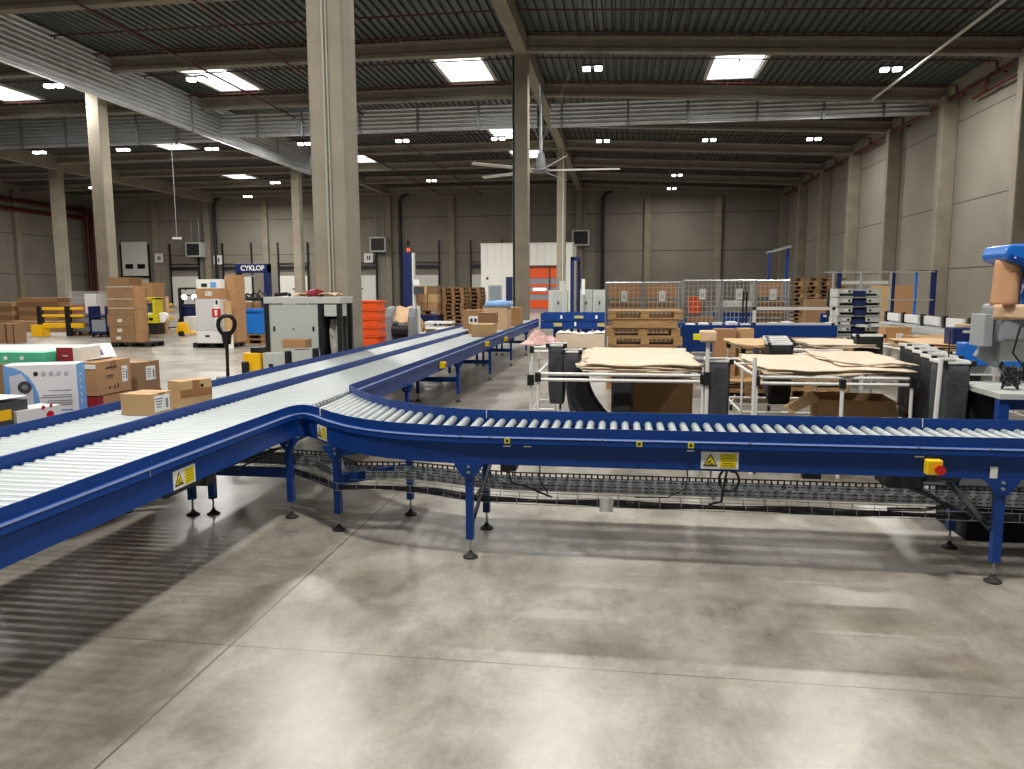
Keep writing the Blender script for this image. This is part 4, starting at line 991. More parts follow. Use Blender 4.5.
# paper machine
t = thing('paper_void_fill_machine', 'grey paper filling machine with curved arms and brown paper behind the lanes', 'machine', (-4.1, 14.0, 0))
for s in (-1, 1):
    P = []
    for i in range(9): a = PI*(.5+.5*i/8); P.append((.1+.16*math.cos(a), 1.17+.16*math.sin(a)))
    pts = [(s*.2, .12*math.cos(q)-.05, 1.15+.17*math.sin(q)) for q in [PI*.1*i for i in range(11)]]
    MB().prismX([(-.2, .3), (.2, .3), (.25, .9), (.2, 1.2), (.08, 1.34), (-.1, 1.32), (-.2, 1.15), (-.22, .9)], s*.22-.07, s*.22+.07).build('side_arm', MGREY, t, bevel=.03)
MB().bb(-.17, .17, -.12, .2, .1, .9).build('body', DGREY, t, bevel=.02); MB().cyl((-.16, -.1, .9), (.16, -.1, .9), .13, 16).build('roller_drum', BLACK, t, smooth=True)
MB().grid(6, 8, lambda u, v: (-.15+.3*u, -.12+.25*v, 1.05+.28*v+.02*math.sin(8*u))).build('kraft_web', KRAFT, t, solid=.005)
MB().tube([(-.3, -.1, .3), (-.42, -.1, .7), (-.36, -.1, 1.1), (-.25, -.1, 1.25)], .03, 8).build('hose', BLACK, t, smooth=True)
MB().bb(.29, .32, .0, .1, .1, 1.35).build('white_post', WHITE, t)
MB().bb(-.3, .3, -.25, .25, 0, .1).build('base', DGREY, t)
# wrapping mast
t = thing('wrapping_machine', 'tall navy pallet wrapping mast with an orange beacon', 'machine', (-7.35, 26, 0))
MB().bb(-.17, .13, -.15, .15, 0, 2.95).build('mast', DBLUE, t); MB().bb(.14, .2, -.1, .12, .8, 2.92).build('white_cover', WHITE, t)
MB().lathe([(.07, 2.95), (.07, 3.05), (.04, 3.1)]).build('beacon', ORNG, t, smooth=True); MB().bb(.2, .5, -.15, .1, 1.5, 1.75).build('film_carriage', DGREY, t); MB().bb(.2, .42, -.2, -.15, 1.8, 2.0).build('control_label', WHITE, t)
MB().lathe([(.85, 0), (.85, .07), (.8, .08)], (.35, -1.2, 0), 24).build('turntable', DGREY, t)
pallet('pallet under the brown carton block near the wrapping mast', -7.1, 27.3, .75, 0, PM2)
t = thing('navy_roller_table', 'navy roller table carrying the brown carton block', 'table', (-6.75, 27.3, 0))
MB().bb(-1.1, .2, -.5, .5, .5, .75).build('table_frame', DBLUE, t); m = MB()
for a in (-1.0, .1):
    for b in (-.4, .4): m.bb(a-.05, a+.05, b-.05, b+.05, 0, .5)
m.build('leg', DBLUE, t)
for r in range(3):
    for c_ in range(3):
        carton(f'brown carton in the block on the navy table, {["bottom", "middle", "top"][r]} layer, {["left", "middle", "right"][c_]}', -7.46+c_*.36, 27.25, .895+r*.3, .34, .75, .295, 0, [CARD3, CARD2, CARD][(r+c_) % 3], False, None, 'carton block on the navy table')
for st, (x, y, n, nm, me_) in enumerate(((-6.1, 28.0, 12, 'left', PM2), (-5.75, 29.4, 12, 'right', PM2))):
    for i in range(n): pallet(f'weathered pallet in the {nm} stack beyond the paper machine, {ORD[i]} from the floor', x+.02*math.sin(i*5), y+.02*math.cos(i*3), i*.145, PI/2, me_, 'weathered pallet stacks beyond the lanes')
carton('white carton with a yellow label on top front of the left pallet stack', -6.0, 24.52, 1.2, .3, .05, .2, 0, WHITE, False) if False else None
t = thing('coil_and_timber_pile', 'low pile with a round coil and white boards before the pallet stacks', 'pile', (-5.6, 22.0, 0))
MB().cyl((-.5, -.1, .55), (-.5, .1, .55), .32, 18).build('coil', CARD, t, smooth=True); MB().bb(-.1, .7, -.2, .3, .5, .58).bb(-.1, .7, -.2, .3, .66, .72).build('board', WPAINT, t); MB().bb(-.9, .9, -.3, .4, .0, .22).bb(-.1, .7, -.15, .25, .22, .5).build('base', CARD2, t)
# white room
t = thing('white_room', 'white panelled room block near the back behind the middle columns', 'room', (-7.2, 60.5, 0))
w2 = 3.5
MB().bb(-w2, -.1, -2.5, 2.5, 0, 5.05).bb(2.45, w2, -2.5, 2.5, 0, 5.05).bb(-.1, 2.45, -2.5, 2.5, 3.4, 5.05).bb(-.1, 2.45, -1.5, 2.5, 0, 3.4).build('panel_walls', CREAM, t)
MB().bb(-w2-.05, w2+.05, -2.55, 2.55, 5.05, 5.15).build('roof_edge', WPAINT, t)
m = MB(); 
for i in range(12): m.bb(-w2+.5+i*.55, -w2+.52+i*.55, -2.506, -2.5, 3.4, 5.05) if -w2+.5+i*.55 < 3.4 else None
m.build('panel_seam', LGREY, t)
d = MB().bb(-.1, 2.45, -2.35, -2.3, 2.5, 3.35).bb(-.1, 2.45, -2.35, -2.3, 1.85, 2.05).bb(-.1, 2.45, -2.35, -2.3, 1.3, 1.5).bb(-.1, 2.45, -2.35, -2.3, .2, .85).build('orange_door', ORNG, t)
MB().bb(-.1, 2.45, -2.3, -2.25, 0, 3.35).build('door_window', mat('door pane', '#9a97a0', .3), t)
MB().bb(1.72, 1.82, -2.4, -2.3, 0, 3.4).bb(-.16, -.08, -2.55, -2.4, 0, 3.45).bb(-.16, 2.5, -2.55, -2.4, 3.35, 3.45).build('door_frame', DGREY, t)
MB().bb(.5, 1.5, -2.37, -2.36, 1.55, 1.75).build('door_sign', mat('lit sign', (1, .97, .85), .4, emit=1.5), t)
o = MB().bb(-2.95, -1.85, -2.53, -2.5, .5, 2.0).build('window_frame', LGREY, t); MB().bb(-2.85, -1.95, -2.55, -2.53, .6, 1.9).build('strip_curtain', CLEARS, o)
MB().bb(-1.55, -1.05, -2.62, -2.5, .8, 2.6).build('navy_panel', DBLUE, t); MB().cyl((-3.0, -2.55, 2.5), (-3.0, -2.5, 2.5), .1, 10).build('round_sensor', INK, t)
# control cabinets + frame
for i, (x0, x1, z0, z1) in enumerate(((-2.2, -1.62, .97, 1.62), (-1.24, -.87, .97, 1.64), (-.86, -.46, .97, 1.63))):
    t = thing('control_cabinet', ['grey control cabinet on the cross conveyor, in front of the orange door', 'grey control cabinet right of the navy frame, left of a pair', 'grey control cabinet right of the navy frame, right of a pair'][i], 'cabinet', ((x0+x1)/2, 23.2, 0), 0, 'grey control cabinets')
    MB().bb(x0-(x0+x1)/2, x1-(x0+x1)/2, 0, .3, z0-.3, z1).build('body', LGREY, t, bevel=.008); MB().bb(-.02, .02, -.02, 0, 1.2, 1.28).build('lock', INK, t); MB().bb(-.15, .15, .1, .2, 0, z0-.3).build('stand', DBLUE, t)
t = thing('navy_portal_frame', 'navy portal frame standing on the floor right of the first control cabinet', 'frame', (-1.38, 22.9-.05, 0))
MB().bb(-.13, -.03, -.06, .06, 0, 2.6).bb(.05, .13, .5, .6, 0, 2.5).bb(-.13, .13, -.06, .6, 2.5, 2.6).build('post', DBLUE, t)
MB().bb(.2, .3, .0, .05, 1.5, 1.95).build('white_sensor', WHITE, t)
t = thing('navy_portal_frame', 'blue open portal frame rising behind the roll cages at right', 'frame', (5.3, 27, -.0))
MB().bb(-.4, -.34, -.05, .05, 0, 2.85).bb(.26, .32, .3, .4, 0, 3.05).bb(.16, .2, -.05, .05, 0, 2.95).build('post', BLUE, t); MB().add([(-.4, -.05, 2.82), (.32, -.05, 3.02), (.32, .4, 3.02), (-.4, .4, 2.82), (-.4, -.05, 2.9), (.32, -.05, 3.1), (.32, .4, 3.1), (-.4, .4, 2.9)], [(0, 3, 2, 1), (4, 5, 6, 7), (0, 1, 5, 4), (1, 2, 6, 5), (2, 3, 7, 6), (3, 0, 4, 7)]).build('top_beam', ZINC, t)

# front pallet stack
def collar(label, x, y, z, rz, me, group, flip=False):
    o = bpy.data.objects.new('pallet_collar', PCOL); COL.objects.link(o); o.location = (x, y, z); tag(o, label.replace('pale wooden pallet', 'closed wooden collar frame'), 'pallet collar', group)
for i in range(9):
    solid = (i in (7, 4, 1)); (pallet if not solid else collar)(f'pale wooden pallet in the front stack behind the tables, {ORD[i]} from the floor', .37+.02*math.sin(i*4), 13.0+.03*math.cos(i*2), i*.145, 0, PM, 'front pallet stack', flip=(i % 2 == 1))
# roll cages
def cage(label, x, y, w, h=1.8, d=.7, board=True, content='card', rz=0):
    t = thing('roll_cage', label, 'roll cage', (x, y, 0), rz, 'steel roll cages behind the front pallet stack')
    m = MB(); r = .02
    for s in (-1, 1):
        for yy in (-d/2, d/2): m.cyl((s*w/2, yy, .16), (s*w/2, yy, h), r, 6)
        m.cyl((s*w/2, -d/2, h), (s*w/2, d/2, h), r, 6)
    for yy in (-d/2, d/2): m.cyl((-w/2, yy, h), (w/2, yy, h), r, 6)
    m.build('frame', ZINC, t)
    m = MB(); 
    for i in range(1, 14): m.bb(-w/2, w/2, -d/2-.005, -d/2+.005, .2+i*(h-.2)/14-.005, .2+i*(h-.2)/14+.005)
    for i in range(1, 8): xx = -w/2+w*i/8; m.bb(xx-.005, xx+.005, -d/2-.005, -d/2+.005, .2, h)
    for s in (-1, 1):
        for i in range(1, 14): m.bb(s*w/2-.003, s*w/2+.003, -d/2, d/2, .2+i*(h-.2)/14-.003, .2+i*(h-.2)/14+.003)
        for i in range(1, 6): yy = -d/2+d*i/6; m.bb(s*w/2-.003, s*w/2+.003, yy-.003, yy+.003, .2, h)
    m.build('wire_grid', mat('bright wire', '#c3c2b6', .45, .2), t)
    MB().bb(-w/2, w/2, -d/2, d/2, .14, .19).build('base', TRAY, t)
    m = MB()
    for s in (-1, 1):
        for yy in (-1, 1): m.cyl((s*(w/2-.08)-.02, yy*(d/2-.08), .065), (s*(w/2-.08)+.02, yy*(d/2-.08), .065), .065, 12)
    m.build('castor', RUB, t)
    if board: MB().bb(-w/2+.03, w/2-.03, d/2-.06, d/2-.03, h-.34, h-.03).build('header_board', CARD, t)
    pl = MB().bb(-.07, .07, -d/2-.02, -d/2-.005, h-.42, h-.18).build('label_plate', WPAINT, t); MB().bb(-.04, .04, -d/2-.024, -d/2-.02, h-.36, h-.28).build('label_print', LGREY, pl)
    if content == 'card':
        for i in range(6): MB().bb(-w/2+.06, w/2-.06, -d/2+.1, d/2-.1, .2+i*.2, .2+i*.2+.16).build('packed_goods', [CARD2, WOOD2][i % 2], t)
    elif content == 'mixed':
        MB().bb(-w/2+.1, w/2-.1, -.2, .2, .75, 1.0).build('carton_inside', CARD, t); MB().bb(-.28, -.02, -.25, .0, 1.1, 1.48).build('orange_bag', ORNG, t); MB().bb(-.35, .3, .1, .25, 1.0, 1.3).build('grey_tote', MGREY, t); MB().bb(-w/2+.05, w/2-.05, -.25, .25, .2, .7).build('white_parcels', WHITE, t)
    else:
        for i in range(5): MB().bb(-w/2+.05, w/2-.05, -.25, .25, .25+i*.25, .25+i*.25+.12).build('shelf_goods', [BLUE, WHITE, MGREY][i % 3], t)
    return t
cage('roll cage with a cardboard header and label plate, leftmost, above the pallet stack', .06, 18, .83, 1.79)
cage('roll cage with a cardboard header, second from the left', .91, 18, .8, 1.79)
cage('roll cage with an orange bag and carton inside, third from the left', 1.8, 18, .8, 1.83, .7, False, 'mixed')
cage('roll cage with blue and white shelves inside, fourth from the left', 2.6, 18, .7, 1.83, .7, False, 'shelf')
cage('roll cage packed brown with a cardboard header, rightmost', 3.33, 18, .7, 1.82)
t = thing('white_tube_frame', 'white rectangular tube frame standing on the feed conveyor', 'frame', (2.95, 13.75, 1.0))
MB().bb(-.68, .68, -.02, .02, .28, .33).bb(-.68, .68, -.02, .02, .02, .06).bb(-.68, -.63, -.02, .02, 0, .33).bb(.63, .68, -.02, .02, 0, .33).build('tube', WPAINT, t)
t = thing('black_tube_frame', 'black upright posts behind the white tube frame', 'frame', (3.0, 14.55, 0))
m = MB()
for x_ in (-.78, -.72, .72, .86): m.bb(x_-.015, x_+.015, -.02, .02, 0, 1.6)
m.bb(-.78, .86, -.02, .02, .9, .93); m.build('post', BLACK, t)
m = MB()
for i in range(14): m.bb(1.15+i*.24, 1.15+i*.24+.15, 13.76+.1*(i % 3), 14.1+.1*(i % 2), .99, 1.03+.012*(i % 4))
tag(m.build('white_parcel_bags', WHITE), 'flat white mail parcels lying along the feed conveyor', 'parcels', None, 'stuff')
# far right pallet stacks
for st, (x, y, n, nm) in enumerate(((6.6, 30, 14, 'left'), (7.9-.2, 30.6, 14, 'right'))):
    for i in range(n): pallet(f'pallet in the {nm} tall stack far right behind the cages, {ORD[i]} from the floor', x+.03*math.sin(i*3+st), y, i*.146, 0 if i % 5 else .04, PM2 if i % 3 else PM, 'tall pallet stacks far right')
carton('brown upright carton in front of the far right pallet stacks', 3.66+1.6, 22, 0, .5, .4, 1.35, 0, CARD2, False)
# grey tray stack
t0 = None
for i in range(10):
    lb = f'grey slotted plastic tray in the tall stack before the fence, {ORD[i]} from the floor'
    if t0 is None:
        t0 = thing('grey_tray', lb, 'tray', (4.08, 14.2, .02), 0, 'stacked grey trays')
        MB().bb(-.36, .36, -.25, .25, .0, .02).bb(-.36, -.33, -.25, .25, .0, .155).bb(.33, .36, -.25, .25, 0, .155).bb(-.34, -.12, -.25, -.22, .075, .155).bb(.12, .34, -.25, -.22, .075, .155).bb(-.34, .34, -.25, -.22, 0, .03).bb(-.34, .34, .22, .25, 0, .15).build('shell', LGREY, t0)
        MB().bb(-.1, .1, -.26, -.2, .02, .12).build('blue_latch', DBLUE, t0); MB().bb(-.3, .3, -.2, .2, .02, .07).build('black_insert', BLACK, t0)
        m = MB()
        for x_ in (-.17, .17): m.cyl((x_, -.262, .11), (x_, -.25, .11), .02, 8)
        m.build('knob', INK, t0); MB().bb(-.26, -.19, -.256, -.25, .09, .13).build('label', WHITE, t0)
    else: dup(t0, (4.08+.01*math.sin(i*2), 14.2, .02+i*.163), 0, lb)
tag(MB().bb(3.75, 4.4, 14.0, 14.45, 0, .02).build('tray_dolly', BLACK), 'flat dolly under the grey tray stack', 'dolly')
# fence
t = thing('machine_fence', 'blue and white machine guard fence before the right wall', 'fence', (0, 20, 0))
for x_ in (5.2, 5.85, 6.55): MB().bb(x_-.02, x_+.02, -.03, .03, 0, 2.05).build('post', mat('fence grey', '#9a9b95', .5), t)
for x_, w_ in ((5.35, .05), (6.62, .04), (7.55, .06)): MB().bb(x_-w_, x_+w_, .0, .08, 0, 2.08).build('blue_post', DBLUE, t)
for x_ in (7.15,): MB().bb(x_-.02, x_+.02, .0, .08, 0, 2.05).build('blue_post', MBLUE, t)
for z in (2.03, 1.35, .95): MB().bb(5.0, 7.55, -.02, .02, z, z+.03).build('rail', mat('fence grey', '#9a9b95', .5), t)
for z in (1.75,): MB().bb(5.4, 6.5, .0, .05, z, z+.08).build('rail', LGREY, t)
carton('brown upright carton behind the fence, left part', 7.35, 23.2, 0, .42, .5, 1.72, 0, CARD3, False); carton('brown upright carton behind the fence, right part', 7.9, 23.2, 0, .6, .5, 1.72, 0, CARD, False)
# grey accumulation conveyor on the right
t = thing('grey_conveyor', 'grey conveyor with white guards running along the right side to the blue machine', 'conveyor', (5.0, 10.6, 0))
MB().bb(-.25, -.2, 0, 5.6, .92, 1.02).bb(.25, .3, 0, 5.6, .92, 1.02).bb(-.25, .3, 0, 5.6, .9, .93).build('side_rail', LGREY, t)
for i in range(6):
    MB().bb(.2, .24, .15+i*.92, .75+i*.92, 1.03, 1.17).build('guard', WHITE, t); MB().bb(.18, .24, .78+i*.92, .86+i*.92, 1.0, 1.2).build('guard_post', BLACK, t)
me = MB().cyl((-.2, 0, 0), (.22, 0, 0), .022, 8).mesh('roller', ZINC)
for i in range(60): put(me, 'roller', t, (0, .1+i*.09, .98))
for y_ in (.2, 1.8, 3.4, 5.2):
    for x_ in (-.2, .22): MB().bb(x_-.025, x_+.025, y_-.03, y_+.03, 0, .9).build('leg', LGREY, t)
MB().bb(-.1, .25, 1.0, 3.0, .3, .85).build('motor_housing', DGREY, t)
carton('small tan carton on the grey conveyor at right', 5.0, 11.9, 1.003, .25, .28, .12, 0, CARD3, False)
carton('brown carton with a square white label in front of the grey conveyor', 4.03, 12.0, .84, .36, .3, .24, 0, CARD, False, [('y', .02, .1, .1, .1)])
t = thing('side_table', 'low timber side table under the labelled carton', 'table', (4.05, 12.0, 0))
MB().bb(-.6, .6, -.35, .35, .8, .84).build('tabletop', TIMB, t)
for a in (-.55, .55):
    for b in (-.3, .3): MB().bb(a-.025, a+.025, b-.025, b+.025, 0, .8).build('leg', WPAINT, t)

# ------------------------------------------------------------------ tube tables, paper sheets, bags
def ttable(label, x0, x1, y0, y1, z=.86, lower=True, post=None, group='white tube packing tables'):
    t = thing('tube_table', label, 'table', ((x0+x1)/2, (y0+y1)/2, 0), 0, group)
    ax = (x0+x1)/2; ay = (y0+y1)/2; X0, X1, Y0_, Y1 = x0-ax, x1-ax, y0-ay, y1-ay; r = .015
    for x_ in (X0, X1):
        for y_ in (Y0_, Y1):
            l = MB().cyl((x_, y_, .07), (x_, y_, (post or z)), r, 8).build('leg', WPAINT, t, smooth=True)
            MB().cyl((x_-.015, y_, .035), (x_+.015, y_, .035), .035, 12).box((x_, y_, .075), (.035, .045, .03)).build('castor', BLACK, l)
            MB().box((x_, y_, z-.03), (.055, .055, .09)).build('clamp_joint', BLACK, l, bevel=.008)
    m = MB()
    for zz in (z, z-.055): m.cyl((X0, Y0_, zz), (X1, Y0_, zz), r, 8).cyl((X0, Y1, zz), (X1, Y1, zz), r, 8)
    m.cyl((X0, Y0_, z), (X0, Y1, z), r, 8).cyl((X1, Y0_, z), (X1, Y1, z), r, 8)
    n = max(1, int((x1-x0)/.5))
    for i in range(1, n): xx = X0+(X1-X0)*i/n; m.cyl((xx, Y0_, z), (xx, Y1, z), r*.8, 6)
    m.build('rail', WPAINT, t, smooth=True)
    if lower: MB().cyl((X0, Y0_, .12), (X1, Y0_, .12), r, 8).cyl((X0, Y1, .12), (X1, Y1, .12), r, 8).cyl((X0, Y0_, .12), (X0, Y1, .12), r, 8).cyl((X1, Y0_, .12), (X1, Y1, .12), r, 8).build('lower_rail', WPAINT, t, smooth=True)
    return t
def sheets(label, x0, x1, y0, y1, z, n=4, m=KRAFTP, group='pale kraft sheets on the tube tables', seed=0):
    t = thing('kraft_sheet_pile', label, 'paper sheets', ((x0+x1)/2, (y0+y1)/2, z), 0, group)
    rnd = random.Random(seed); W_, D_ = x1-x0, y1-y0
    for k in range(n):
        a, b, c_, d_ = [rnd.uniform(-.06, .03) for _ in range(4)]; ph = rnd.random()*6
        MB().grid(24, 12, lambda u, v: (-W_/2-a+(W_+a+c_)*u+.02*math.sin(13*v+ph)+.012*math.sin(31*v), -D_/2-b+(D_+b+d_)*v+.025*math.sin(11*u+ph)+.015*math.sin(29*u+k), .012+k*.014+.007*math.sin(9*u+ph)*math.sin(5*v+ph))).build('sheet', m, t, smooth=True, solid=.008)
    return t
def bag(label, x, y, ztop, w, d, zlow, rz=0, m=GREYF, skew=0, group='hanging sorting bags', rim=True, seed=0):
    t = thing('sorting_bag', label, 'bag', (x, y, 0), rz, group)
    rnd = random.Random(seed); H_ = ztop-zlow; N = 20; rows = 10; b = MB(); vs = []
    for j in range(rows+1):
        f = j/rows; sc = 1-.05*f-.25*max(0, f-.75)**1*2; zz = ztop-H_*f
        for i in range(N):
            a = 2*PI*i/N; cx_ = max(-1, min(1, 1.3*math.cos(a))); cy_ = max(-1, min(1, 1.3*math.sin(a)))
            q = 1+.05*math.sin(3*a+seed+f*3)*f
            vs.append((cx_*w/2*sc*q+skew*f*f, cy_*d/2*sc*q, zz))
    fs = [(j*N+i, j*N+(i+1) % N, (j+1)*N+(i+1) % N, (j+1)*N+i) for j in range(rows) for i in range(N)]+[tuple(range(rows*N, (rows+1)*N))]
    b.add(vs, fs).build('sack', m, t, smooth=True, solid=.006)
    if rim:
        q = MB().box((0, -d/2, ztop+.012), (w*1.04, .018, .02)).box((0, d/2, ztop+.012), (w*1.04, .018, .02)).box((-w/2, 0, ztop+.012), (.018, d, .028)).box((w/2, 0, ztop+.012), (.018, d, .028))
        q.build('rim_frame', WPAINT, t, bevel=.004)
        for s_ in (-1, 1): MB().box((s_*(w/2+.005), -d/2, ztop+.01), (.04, .035, .045)).build('corner_clamp', BLACK, t, bevel=.005)
    return t
ttable('white tube table left of centre, nearest behind the branch conveyor', -.76, .74, 7.0, 9.3, .87, True, .87)
sheets('pale kraft sheets piled on the left centre tube table', -.4, .72, 7.1, 9.25, .88, 5, KRAFTP, seed=1)
t = thing('white_post', 'tall white post at the left centre table corner with a paper bundle on top', 'post', (.77, 6.95, 0))
MB().cyl((0, 0, 0), (0, 0, 1.18), .018, 8).build('tube', WPAINT, t, smooth=True); MB().box((0, 0, .85), (.06, .06, .12)).build('clamp', BLACK, t)
t = thing('white_post', 'white post standing behind the left centre table corner', 'post', (-.84, 7.1, 0))
MB().cyl((0, 0, 0), (0, 0, .98), .014, 8).build('tube', WPAINT, t, smooth=True); MB().box((0, 0, .8), (.06, .06, .1)).build('clamp', BLACK, t)
ttable('wide white tube table right of centre with sheets, front row', 1.2, 2.5, 6.95, 8.75, .87, False, .87)
sheets('wide pale kraft sheets on the front right tube table', 1.3, 2.54, 6.98, 8.6, .88, 4, KRAFTP, seed=2)
sheets('pale kraft sheets on the right end of the front right tube table', 1.95, 2.62, 7.2, 8.75, .94, 2, KRAFTP, seed=3)
t = thing('white_post', 'white post between the two front tube tables', 'post', (1.17, 6.9, 0)); MB().cyl((0, 0, 0), (0, 0, 1.05), .018, 8).build('tube', WPAINT, t, smooth=True)
t = thing('white_post', 'white post with black clamp in front of the open box', 'post', (1.9, 6.85, 0)); MB().cyl((0, 0, 0), (0, 0, .8), .017, 8).build('tube', WPAINT, t, smooth=True); MB().box((0, 0, .83), (.05, .05, .08)).build('clamp', BLACK, t)
ttable('white tube table in the rear row behind the left bag row', 1.5, 2.7, 9.7, 11.0, .9, True, .9)
sheets('pale sheets on the rear row tube table, left', 1.4, 2.0, 9.6, 11.0, .92, 3, TIMB, seed=4); sheets('pale sheets on the rear row tube table, right', 2.35, 3.1, 9.7, 11.0, .92, 3, KRAFTP, seed=5)
ttable('white tube table behind the right bag row', 3.3, 4.8, 9.2, 10.6, .92, True, .92)
sheets('thick pale timber sheets on the right rear table', 3.45, 4.3, 9.3, 10.5, .935, 5, TIMB, seed=6)
pallet('orange brown pallet lying on the right rear table edge', 4.5, 10.9, .86, 0, PM)
ttable('small white tube stand with printed paper, left of the left table', -1.12, -.82, 9.6, 10.4, .92, True, .92)
m = MB().grid(8, 6, lambda u, v: (-1.3+.5*u, 9.7+.5*v, .94+.14*math.sin(PI*u)*math.sin(PI*v)*(1+.5*math.sin(11*u+7*v))))
tag(m.build('crumpled_printed_paper', PINK, solid=.01, smooth=False), 'crumpled pink brown printed paper heap on the small tube stand', 'paper')
# bags
B = lambda *a, **k: bag(*a, **k)
B('grey sorting bag at the left end of the left table, rear of two', -.66, 8.0, 1.06, .17, .3, .46, seed=1)
B('grey sorting bag at left end of the left table, front of two', -.48, 7.7, 1.02, .16, .3, .30, seed=2, skew=.08)
B('long black cloth bag sagging down to the right under the left table', -.42, 7.6, .82, .2, .25, .2, m=BLACKF, skew=.45, rim=False, seed=3)
B('short black bag hanging under the middle of the left table', .02, 7.2, .84, .2, .2, .33, m=BLACKF, rim=False, seed=4)
B('dark grey bag with red seam at the right end of the left table', .88, 7.15, .99, .2, .3, .3, seed=5)
carton('large brown carton standing below the left table', .43, 8.2, 0, .62, .5, .72, 0, CARD2, False)
for i in range(4): B(f'grey sorting bag in the row behind the wide table, {ORD[i]} from the front', 1.78+.06*i, 8.95+.38*i, 1.02, .26, .26, .35, seed=6+i, m=BLACKF if i < 2 else GREYF)
for i in range(5): B(f'grey sorting bag in the right row beside the wide table, {ORD[i]} from the front', 2.64+.095*i, 6.55+.46*i, 1.05, .2, .3, .30, seed=12+i, m=GREYF if i == 0 else BLACKF)
B('black cloth bag low behind the right row, beside the cables', 2.9, 6.6, .82, .22, .3, .3, m=BLACKF, rim=False, seed=20)
B('small black bag with white clips near the labelled carton', 3.02, 9.9, 1.06, .3, .2, .7, m=BLACKF, seed=21)
t = thing('white_post', 'white post leaning at the front of the right bag row', 'post', (2.46, 6.36, 0)); MB().cyl((0, 0, 0), (.03, 0, 1.1), .018, 8).build('tube', WPAINT, t, smooth=True)
# open brown box on the floor
t = thing('open_carton', 'large open brown carton with flaps spread under the wide table', 'carton', (2.28, 7.9, 0), math.radians(-6))
a, b, h = .34, .3, .58
m = MB().bb(-a, a, -b, -b+.008, 0, h).bb(-a, a, b-.008, b, 0, h).bb(-a, -a+.008, -b, b, 0, h).bb(a-.008, a, -b, b, 0, h).bb(-a, a, -b, b, 0, .01); m.build('box_body', CARD3, t)
MB().add([(-a, -b, h), (a, -b, h), (a+.02, -b-.12, h-.2), (-a-.02, -b-.12, h-.2)], [(0, 1, 2, 3)]).build('flap', CARD3, t, solid=.006)
MB().add([(-a, -b, h), (-a, b, h), (-a-.26, b, h-.16), (-a-.26, -b, h-.16)], [(0, 1, 2, 3)]).build('flap', CARD3, t, solid=.006)
MB().add([(a, -b, h), (a, b, h), (a+.22, b, h-.16), (a+.22, -b, h-.2)], [(0, 1, 2, 3)]).build('flap', CARD3, t, solid=.006)
# goods between tables
carton('open topped brown carton standing behind the tables, left of a pair', 1.62, 12.4, .0, .32, .3, 1.02, 0, CARD, False); carton('open topped pale brown carton behind the tables, right of a pair', 1.93, 12.4, .0, .2, .3, 1.03, .15, CARD3, False)
t = thing('paper_bundle', 'beige paper bundle on top of the white post', 'paper', (.72, 6.96, 1.18)); MB().bb(-.02, .12, -.06, .1, 0, .1).build('bundle', KRAFT, t, bevel=.015); MB().bb(-.08, -.02, -.05, .0, .02, .07).build('sticker', SIGY, t)
for i, (x, y) in enumerate(((2.1, 11.9), (3.0, 12.2))):
    for j_ in range(2 if i == 0 else 5): pallet(f'pale pallet behind the rear tables, {["left", "right"][i]} pile, {ORD[j_]} from the floor', x-.2, y, j_*.146, 0, PM, 'low pallets behind the rear tables')
pallet('pale pallet topping the right pile behind the bag row', 2.8, 12.2, .73, 0, PM, 'low pallets behind the rear tables')
# tube castor frame on floor
t = thing('floor_tube_frame', 'low white tube frame with black castors on the floor between tables', 'frame', (2.0, 10.6, 0))
MB().cyl((-.5, 0, .08), (.6, 0, .08), .014, 6).cyl((-.5, 0, .08), (-.3, 1.0, .08), .014, 6).build('tube', WPAINT, t)
m = MB()
for x_ in (-.5, .0, .6): m.cyl((x_-.015, 0, .04), (x_+.015, 0, .04), .04, 10)
m.build('castor', BLACK, t)

# ------------------------------------------------------------------ blue packing machine on the right
t = thing('paper_cushion_machine', 'bright blue paper cushion machine with curved hood and brown paper chute at the right edge', 'machine', (3.22, 6.6, 0))
# hood: swept arch
HP = [(-.285, 1.90), (-.275, 1.955), (-.24, 1.985), (.3, 1.99), (.45, 1.9), (.5, 1.6), (.4, 1.35), (.2, 1.2), (.04, 1.36), (-.05, 1.44), (-.09, 1.52), (-.095, 1.60), (-.075, 1.68), (-.09, 1.755), (-.14, 1.81), (-.2, 1.84), (-.27, 1.865)]
MB().prismY(HP, -.16, .25).build('hood', MBLUE, t, bevel=.022)
MB().prismY([(-.26, 1.875), (-.19, 1.85), (-.125, 1.815), (-.075, 1.76), (-.055, 1.69), (-.03, 1.69), (-.04, 1.78), (-.10, 1.85), (-.18, 1.88), (-.25, 1.905)], -.175, -.158).build('hood_rib', BLUE, t)
MB().lathe([(.12, 0), (.19, .04), (.2, .2), (.14, .3)], (.2, -.1, 1.42), 18).build('drum_guard', MBLUE, t, smooth=True)
m = MB()
for x_, z_ in ((-.22, 1.83), (-.14, 1.795), (-.05, 1.75)): m.cyl((x_, -.17, z_+.05), (x_, -.18, z_+.05), .007, 8)
m.bb(.14, .26, -.168, -.16, 1.86, 1.875).bb(.14, .26, -.168, -.16, 1.82, 1.835).build('white_mark', WHITE, t)
def chute(u, v):
    z_ = 1.87-.36*v; xl = -.29-.03*v; xr = -.08-.03*v
    return (xl+(xr-xl)*u, -.02-.1*math.sin(PI*u)-.03*v, z_-.06*u*(1-v))
MB().grid(8, 10, chute).build('paper_chute', mat('folded kraft', '#b88a64', .8, var=.08, scale=4), t, smooth=True, solid=.01)
MB().grid(6, 4, lambda u, v: (-.33+.26*u, -.14+.02*math.sin(4*u), 1.52-.12*v)).build('paper_tail', KRAFT, t, smooth=True, solid=.006)
